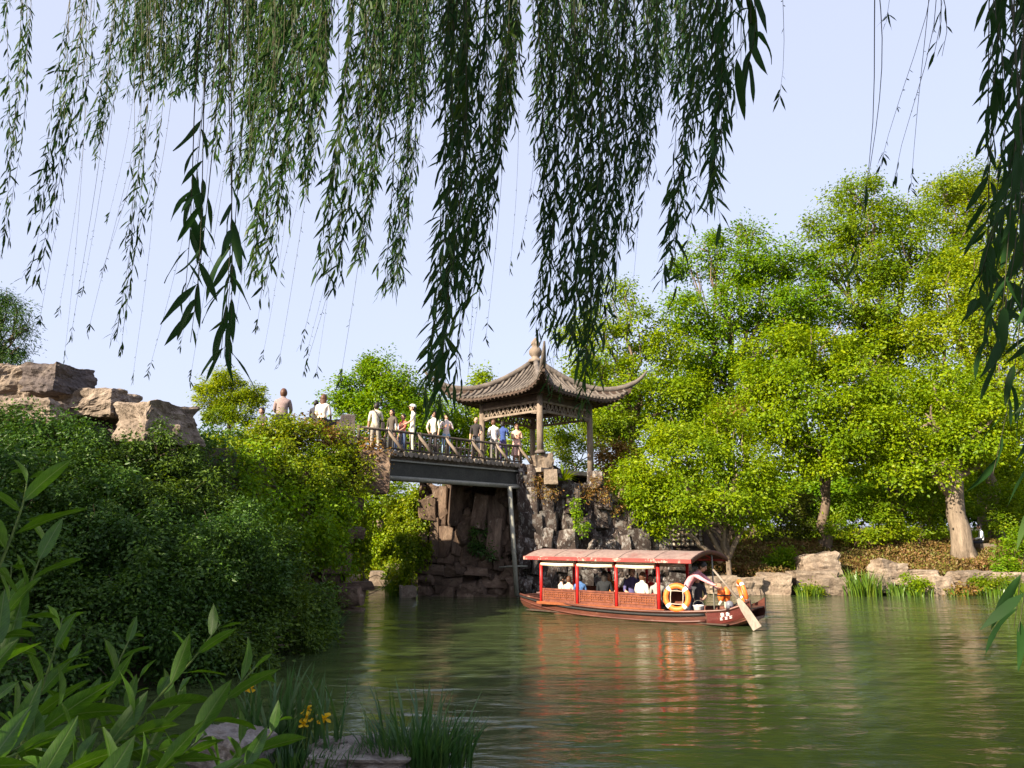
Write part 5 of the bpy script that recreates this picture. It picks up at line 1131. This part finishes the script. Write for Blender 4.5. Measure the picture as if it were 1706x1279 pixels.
# ------------------------------------------------------------------ leafy stems right in front of the camera
def leaf_mesh(name, mat, seed, ratio=.25, n=8, curl=.18, fold=.22, wav=.02):
    q = random.Random(seed); mb = MB(); rows = []
    for i in range(n + 1):
        t = i / n; w_ = ratio * .5 * (math.sin(math.pi * min(1, t ** .85)) ** .8 if 0 < t < 1 else .02)
        z = -curl * t * t; wv = wav * math.sin(t * 9 + seed)
        rows.append([(-w_, t, z + fold * w_ + wv), (-w_ * .5, t, z + fold * w_ * .35), (0, t, z), (w_ * .5, t, z + fold * w_ * .35), (w_, t, z + fold * w_ - wv)])
    mb.grid(rows); return mb.mesh(name, mat)
FL = [leaf_mesh('leaf', M['fore'], s, .27 + .03 * (s % 3), 8, .10 + .12 * s / 6, .15 + .25 * (s % 2), .015) for s in range(7)]
def aim(p, d, n, L_):
    d = d.normalized(); x_ = d.cross(n)
    x_ = x_.normalized() if x_.length > 1e-5 else d.orthogonal().normalized(); z_ = x_.cross(d)
    return Matrix.Translation(p) @ Matrix((x_, d, z_)).transposed().to_4x4() @ Matrix.Scale(L_, 4)
sb = Vector((-1.35, 1.7, gz(-1.35, 1.7)))
SHB = thing('leafy_shrub', 'leafy shrub with lance shaped leaves on green stems in the lower left corner', 'shrub', sb)
stems = [
    ([(-60, 1080), (5, 930), (38, 840), (46, 790)], 1.55, .12, 13),
    ([(-20, 1180), (20, 1060), (55, 960), (78, 900)], 1.6, .105, 14),
    ([(20, 1290), (62, 1170), (92, 1080), (104, 1030)], 1.7, .095, 12),
    ([(120, 1300), (165, 1190), (195, 1110), (218, 1060)], 1.7, .085, 11),
    ([(130, 1330), (240, 1190), (320, 1100), (366, 1040)], 1.5, .095, 14),
    ([(230, 1330), (330, 1220), (390, 1150), (425, 1112)], 1.45, .10, 12),
    ([(330, 1340), (400, 1275), (445, 1230), (470, 1190)], 1.6, .085, 8),
    ([(-30, 1320), (40, 1240), (110, 1190), (150, 1170)], 1.4, .11, 14),
    ([(40, 1380), (120, 1290), (190, 1240), (240, 1215)], 1.35, .10, 14),
    ([(150, 1400), (240, 1310), (300, 1260), (340, 1225)], 1.3, .09, 12),
    ([(-80, 1220), (-30, 1140), (0, 1060), (15, 1000)], 1.35, .11, 12),
    ([(-90, 1330), (-20, 1280), (40, 1250), (80, 1235)], 1.2, .09, 12),
    ([(230, 1300), (255, 1230), (285, 1180), (300, 1150)], 1.75, .08, 9),
    ([(60, 1330), (70, 1260), (65, 1190), (50, 1130)], 1.9, .09, 10),
    ([(260, 1380), (330, 1320), (390, 1285), (430, 1262)], 1.35, .085, 10),
    ([(-40, 1400), (40, 1330), (100, 1290), (150, 1262)], 1.15, .09, 12),
    ([(100, 1420), (180, 1350), (240, 1300), (280, 1270)], 1.15, .085, 12),
    ([(-60, 1300), (30, 1200), (80, 1140), (120, 1100)], 1.75, .10, 13),
    ([(70, 1350), (150, 1270), (200, 1200), (232, 1130)], 1.8, .09, 12),
    ([(180, 1350), (230, 1280), (270, 1220), (305, 1170)], 1.9, .09, 12),
    ([(300, 1400), (350, 1330), (390, 1260), (410, 1210)], 1.9, .085, 10),
    ([(-60, 1160), (-20, 1080), (10, 1010), (20, 940)], 1.9, .10, 12),
    ([(0, 1380), (40, 1320), (70, 1260), (120, 1220)], 1.6, .10, 12),
]
q = random.Random(4); nleaf = 0
for si, (pp, d, Lf, n) in enumerate(stems):
    pts = [P(a, b, d + .12 * i) - sb for i, (a, b) in enumerate(pp)]
    if pts[0].z > .05:
        low = Vector((pts[0].x * .4, pts[0].y * .3, -.1)); pts = [low, low.lerp(pts[0], .6) + Vector((0, 0, .05))] + pts; k0 = 2
    else: k0 = 0
    # smooth path
    fine = []
    for i in range(len(pts) - 1):
        p0, p1, p2, p3 = pts[max(i - 1, 0)], pts[i], pts[i + 1], pts[min(i + 2, len(pts) - 1)]
        for k in range(6):
            t = k / 6; fine.append(.5 * ((2 * p1) + (p2 - p0) * t + (2 * p0 - 5 * p1 + 4 * p2 - p3) * t * t + (-p0 + 3 * p1 - 3 * p2 + p3) * t ** 3))
    fine.append(pts[-1]); m_ = len(fine)
    mb = MB(); mb.tube(fine, [.0048 * (1 - .7 * i / m_) for i in range(m_)], 7); so = mb.build('stem', M['stem'], SHB)
    i0 = k0 * 6
    for k in range(n):
        f_ = i0 + (m_ - 1 - i0) * (k / (n - 1)) ** .9; i = min(int(f_), m_ - 2); p_ = fine[i].lerp(fine[i + 1], f_ - i); tg = (fine[i + 1] - fine[i]).normalized()
        az = k * 2.4 + si; per = tg.orthogonal().normalized(); per = Matrix.Rotation(az, 3, tg) @ per
        tip = k / (n - 1); ang = .95 - .55 * tip + q.uniform(-.15, .15)
        dr = tg * math.cos(ang) + per * math.sin(ang) + Vector((0, 0, .05))
        nn_ = tg * .8 - per * .4 + Vector((q.uniform(-.3, .3), q.uniform(-.3, .3), .6))
        L_ = Lf * 1.12 * (1.15 - .55 * tip ** 3) * q.uniform(.75, 1.15)
        link('leaf', FL[q.randrange(7)], so, aim(p_, dr, nn_, L_)); nleaf += 1

# ------------------------------------------------------------------ the willow overhead
WB = Vector((-3.2, -3.4, gz(-3.2, -3.4) - .1))
WT = thing('weeping_willow', 'large weeping willow whose long leafy branches hang across the top of the view', 'tree', WB)
mb = MB(); mb.tube([WB - WB, Vector((.1, .1, 1.5)), Vector((.3, .2, 3.4)), Vector((.7, .6, 5.2))], [.62, .46, .42, .40], 14); mb.build('trunk', M['bark'], WT)
q = random.Random(21); wr = np.random.default_rng(21)
top0 = WB + Vector((.7, .6, 5.2))
bun = [ # x_top, spread, x_bot, y_bot, spread, depth, count, leaf length, start of leaves, spread of ends
 (30, 50, 5, 400, 30, 6, 5, .075, .15), (150, 50, 60, 480, 26, 5.6, 6, .08, .3), (250, 50, 197, 560, 10, 5.6, 4, .075, .45), (190, 110, 140, 260, 60, 6.2, 12, .075, .0),
 (330, 170, 300, 160, 150, 7, 60, .09, 0), (470, 110, 450, 190, 90, 6.5, 40, .09, 0), (430, 120, 395, 300, 80, 6, 24, .085, 0), (260, 110, 240, 110, 100, 7.5, 26, .09, 0), (475, 90, 430, 470, 36, 5.2, 15, .085, .0), (520, 50, 500, 330, 26, 5, 13, .085, 0), (548, 36, 532, 170, 25, 5, 11, .085, 0),
 (372, 40, 335, 600, 80, 2.4, 7, .135, .62), (610, 50, 540, 490, 22, 4.6, 11, .085, .1), (640, 60, 592, 440, 26, 5, 14, .085, 0), (690, 60, 650, 490, 20, 5.8, 13, .08, .1), (650, 120, 640, 190, 110, 7, 44, .09, 0),
 (780, 90, 730, 690, 50, 3.9, 19, .09, .0), (815, 80, 778, 500, 40, 4.6, 16, .085, 0), (845, 40, 832, 240, 24, 5, 14, .085, 0), (730, 110, 725, 200, 110, 7, 36, .09, 0),
 (905, 36, 898, 560, 12, 4.6, 10, .085, .1), (985, 50, 965, 690, 26, 4.5, 9, .08, .25), (950, 40, 915, 650, 16, 4.6, 6, .08, .3), (955, 90, 945, 600, 40, 4.2, 10, .085, 0), (1005, 60, 985, 650, 26, 4.5, 8, .085, .1), (930, 90, 925, 260, 70, 6, 20, .09, 0),
 (1055, 70, 1030, 440, 28, 5, 11, .085, 0), (1090, 50, 1062, 310, 18, 5, 11, .085, 0), (1165, 70, 1112, 470, 22, 4, 10, .085, 0), (1205, 40, 1188, 330, 18, 3.2, 10, .09, 0), (1130, 120, 1125, 180, 60, 6, 22, .08, 0),
 (1242, 12, 1232, 130, 14, 2.2, 4, .16, .2), (1050, 220, 1045, 140, 190, 7, 42, .09, 0),
 (1665, 36, 1632, 600, 16, 2.7, 6, .12, 0), (1695, 25, 1672, 560, 18, 2.4, 4, .115, 0), (1705, 30, 1640, 790, 14, 2.1, 3, .125, .3), (1720, 20, 1700, 1050, 10, 2.0, 3, .125, .0), (1645, 40, 1640, 240, 16, 3, 5, .10, 0),
 (1562, 16, 1558, 110, 14, 2.7, 2, .10, .3), (1700, 30, 1700, 420, 20, 3.4, 8, .09, 0), (1455, 6, 1425, 455, 6, 3.0, 2, .10, .86), (1715, 16, 1705, 700, 10, 2.6, 4, .10, 0)]
bare = [(1303, 1292, 165, 3.2), (1550, 1470, 285, 3.0), (1546, 1520, 312, 3.0), (1552, 1500, 300, 3.1), (1475, 1478, 38, 3), (620, 505, 620, 4.6), (640, 560, 640, 4.6), (560, 460, 610, 5), (545, 532, 300, 5)]
for i in range(34): 
    xt = q.uniform(120, 700); bare.append((xt, xt - q.uniform(30, 110), q.uniform(230, 640), q.uniform(4.5, 6.5)))
for i in range(18):
    xt = q.uniform(780, 1210); bare.append((xt, xt - q.uniform(0, 40), q.uniform(300, 700), q.uniform(4.2, 6)))
allleaf = []   # candidates to become single leaf objects: (size on the picture, pos, dir, nrm, L, W, bunch)
def leafy(pts, L0, step, start, sp=1.0):
    n = len(pts) - 1; ln = (pts[0] - pts[-1]).length; m_ = max(2, int(ln / step)); ph = q.uniform(0, 6)
    for i in range(m_):
        t = (i + q.random() * .6) / m_
        if t < start: continue
        k = min(int(t * n), n - 1); p_ = pts[k].lerp(pts[k + 1], t * n - k); tg = (pts[k + 1] - pts[k]).normalized()
        per = Matrix.Rotation(i * 2.5 + ph + q.uniform(-.6, .6), 3, tg) @ tg.orthogonal().normalized(); an = q.uniform(.25, 1.0) * sp
        dr = tg * math.cos(an) + per * math.sin(an) + Vector((-.14, 0, -.25))
        nn_ = per * q.uniform(.2, 1) + Vector((q.uniform(-.8, .8), q.uniform(-.9, .4), q.uniform(-.2, .8)))
        L_ = L0 * (1.42 if L0 < .1 else 1.15) * q.uniform(.5, 1.25); yield p_, dr, nn_, L_, L_ * q.uniform(.13, .19)
def strand(xt, xb, yb, d, mbk, L0, start, bi, dens=1.0, th=.0022, has_leaves=True):
    a = P(xt, -90, d + q.uniform(-.2, .2)); b = P(xb, yb, d + q.uniform(-.25, .25))
    n = max(5, int((a - b).length / .18)); pts = []; ph1, ph2, am = q.uniform(0, 6), q.uniform(0, 6), q.uniform(.3, 1.4)
    for i in range(n + 1):
        t = i / n; p_ = a.lerp(b, t); sw = math.sin(math.pi * t) * .045 * (a - b).length
        p_ += Vector((sw * am * .6 + .02 * am * math.sin(5 * t + ph1), .03 * math.sin(4 * t + ph2), -sw * .15)); pts.append(p_)
    mbk.tube(pts, [th * (1.4 - t / n * .9) for t in range(n + 1)], 3, cap=False)
    if not has_leaves:
        for i in range(int((a - b).length / .05)):
            if q.random() < .35:
                t = q.random(); k = min(int(t * n), n - 1); p_ = pts[k].lerp(pts[k + 1], t * n - k)
                yield p_, Vector((q.uniform(-1, 1), q.uniform(-1, 1), -.6)), Vector((q.uniform(-1, 1), q.uniform(-1, 1), .5)), q.uniform(.012, .03), q.uniform(.003, .006)
        for k in range(7):
            yield pts[-1].lerp(pts[-2], q.random() * .6), Vector((q.uniform(-.6, .6), q.uniform(-.6, .6), -.8)), Vector((q.uniform(-1, 1), q.uniform(-1, 1), .5)), q.uniform(.04, .08), .011
        return
    yield from leafy(pts, L0, .046 / dens, start)
    ln = (a - b).length; ns = int(ln * (1 - start) * (3.2 if d > 5.4 else 2.0 if d > 3 else .8))
    for k in range(ns):   # short side twigs make the strand feathery
        t = start + (1 - start) * q.random() ** 1.1; i = min(int(t * n), n - 1); p0 = pts[i].lerp(pts[i + 1], t * n - i)
        az = q.uniform(0, 6.28); l_ = q.uniform(.10, .42) * (1 - .45 * t) * (1 if d > 3 else .55); o_ = Vector((math.cos(az), math.sin(az), 0))
        tp = [p0 + (o_ * (.55 * u_ - .22 * u_ * u_) + Vector((-.12 * u_, 0, -.75 * u_ - .25 * u_ * u_))) * l_ for u_ in (0, .33, .66, 1)]
        mbk.tube(tp, th * .5, 3, cap=False); yield from leafy(tp, L0 * .92, .038 / dens, 0)
def long_leaves(name, rec, mat, parent, off):
    pos = np.array([tuple(r_[0]) for r_ in rec]) - np.array(off); dr = nrmz(np.array([tuple(r_[1]) for r_ in rec])); nn = np.array([tuple(r_[2]) for r_ in rec])
    L_ = np.array([r_[3] for r_ in rec])[:, None]; W_ = np.array([r_[4] for r_ in rec])[:, None]
    sd_ = nrmz(np.cross(dr, nn)); nn = np.cross(sd_, dr)
    g0 = lambda t, s, k: pos + dr * L_ * t + sd_ * W_ * s + nn * (W_ * k - L_ * .10 * t * t)
    V = np.stack([g0(0, 0, 0), g0(.28, .42, .12), g0(.28, -.42, .12), g0(.62, .42, .10), g0(.62, -.42, .10), g0(1, 0, 0)], 1).reshape(-1, 3)
    T = (np.arange(len(rec))[:, None, None] * 6 + np.array([[0, 2, 1], [1, 2, 4], [1, 4, 3], [3, 4, 5]])[None]).reshape(-1, 3)
    return link(name, tri_mesh(name, V, T, mat), parent)
WL = [leaf_mesh('leaf', M['willow'], 20 + s, .14 + .015 * s, 7, .08 + .08 * s, .25, .012) for s in range(4)]
bund = []
def bunch(xs, label=None):
    pass
hub = {}
for bi, (xt, sp, xb, yb, sb_, d, n, L0, st_) in enumerate(bun):
    mbk = MB(); rec = []
    for k in range(n):
        f_ = q.uniform(-1, 1); g2 = q.uniform(-1, 1); y2 = yb * (1 - .38 * q.random() ** 1.6) if k else yb
        rec += list(strand(xt + sp * .6 * f_, xb + (sb_ * .7) * (.6 * f_ + .5 * g2) + (yb - y2) * .08, y2, d + q.uniform(-.5, .5) * min(1, d / 4), mbk, L0, st_, bi, 1.0 if d > 3 else .75))
    bund.append([bi, mbk, rec, (xt, d)])
mbk = MB(); rec = []
for xt, xb, yb, d in bare: rec += list(strand(xt, xb, yb, d, mbk, .05, 0, 99, 1, .0016, False))
bund.append([99, mbk, rec, (420, 5)])
def proj(p):
    v = p - Vector((0, 0, CZ)); fz = v.y * CT + v.z * ST; uy = -v.y * ST + v.z * CT
    return 853 + F * v.x / fz, 639.5 - F * uy / fz, fz
cand = []
for k, (bi, mbk, rec, c_) in enumerate(bund):
    for i, r_ in enumerate(rec):
        px, py, fz = proj(r_[0])
        if 0 <= px < 1706 and 0 <= py < 1279: cand.append((r_[3] / fz, k, i))
cand.sort(reverse=True); single = {}
for s_, k, i in cand[:295]: single.setdefault(k, set()).add(i)
# main limbs reach from the trunk over the view; the hanging branches start from them
for k, (bi, mbk, rec, (xt, d)) in enumerate(bund):
    a = P(xt, -90, d); e = a + Vector((0, .0, .25)); lm = bend(top0 + Vector((q.uniform(-.1, .1), 0, q.uniform(-.6, .0))), e, 6, .03, 500 + k)
    for i in range(1, 6): lm[i].z += 1.6 * math.sin(math.pi * i / 6)
    mbk.tube(lm, [.11, .075, .055, .04, .028, .018, .006], 6)
    br = mbk.build('branch', M['twig'], WT, off=WB)
    for i in sorted(single.get(k, ())):
        p_, dr, nn_, L_, W_ = rec[i]; me_ = WL[i % 4]
        link('leaf', me_, br, aim(p_ - WB, dr, nn_, L_))
    rest = [r_ for i, r_ in enumerate(rec) if i not in single.get(k, ())]
    if rest:
        o = long_leaves('foliage', rest, M['willow'], br, WB); o['kind'] = 'stuff'
# the rest of the willow's crown, over and behind the camera
g_ = np.random.default_rng(77); wl = []
for i in range(46):
    a_ = g_.uniform(0, 6.283); r_ = 7.2 * math.sqrt(g_.random()); c_ = (-3.6 + math.cos(a_) * r_, -3.6 + math.sin(a_) * r_ * .8, 7.6 + 3.2 * (1 - (r_ / 7.2) ** 2) + g_.normal() * .5)
    if c_[1] > -1.2: continue
    wl.append((c_, 1.25))
p, dd, nn, ll, ww = cloud(wl, 75, .8, .30, .12, 40, .3, .9, .35, 78, 1.0, 1.0)
o = leaves('crown', p, dd + np.array([0, 0, -.8]), nn, ll, ww, M['willow'], WT, WB); o['kind'] = 'stuff'
# neighbouring trees on the left bank, outside the view: they shade the bushes as in the photograph
def side_tree(label, base, lobes, seed):
    base = Vector(base); base.z = gz(base.x, base.y) - .1; t = thing('camphor_tree', label, 'tree', base, 0, 'trees on the near left bank')
    mb = MB(); mb.tube([(0, 0, 0), (.1, .1, 2), (0, .2, 4)], [.4, .3, .25], 10); mb.build('trunk', M['bark'], t)
    p, dd, nn, ll, ww = cloud(lobes, 34, 1.0, .32, .19, 40, .5, .7, .3, seed, .85)
    o = leaves('crown', p, dd, nn, ll, ww, M['green'], t, base); o['kind'] = 'stuff'
side_tree('broad camphor tree on the left bank beside the bushes', (-17.5, 3.5, 0), [((-17.5 + dx, 3.0 + dy, z_), 2.2) for dx, dy, z_ in ((0, 0, 8.2), (2, 1.5, 7.6), (-2, -1, 8), (1.5, -2, 8.3), (-1.5, 2, 7.4), (0, 0, 5.5), (2.5, 0, 5.8), (-2.5, .5, 5.6))], 91)
side_tree('second camphor tree on the left bank nearer the willow', (-13.5, -2.5, 0), [((-13.5 + dx, -2.5 + dy, z_), 2.3) for dx, dy, z_ in ((0, 0, 9.2), (2, 1.5, 8.6), (-2, -1, 9), (1.5, -2, 9), (-1.5, 2, 8.6), (0, 0, 6.2), (2.8, 0, 6.4), (-2.5, .5, 6.4))], 92)
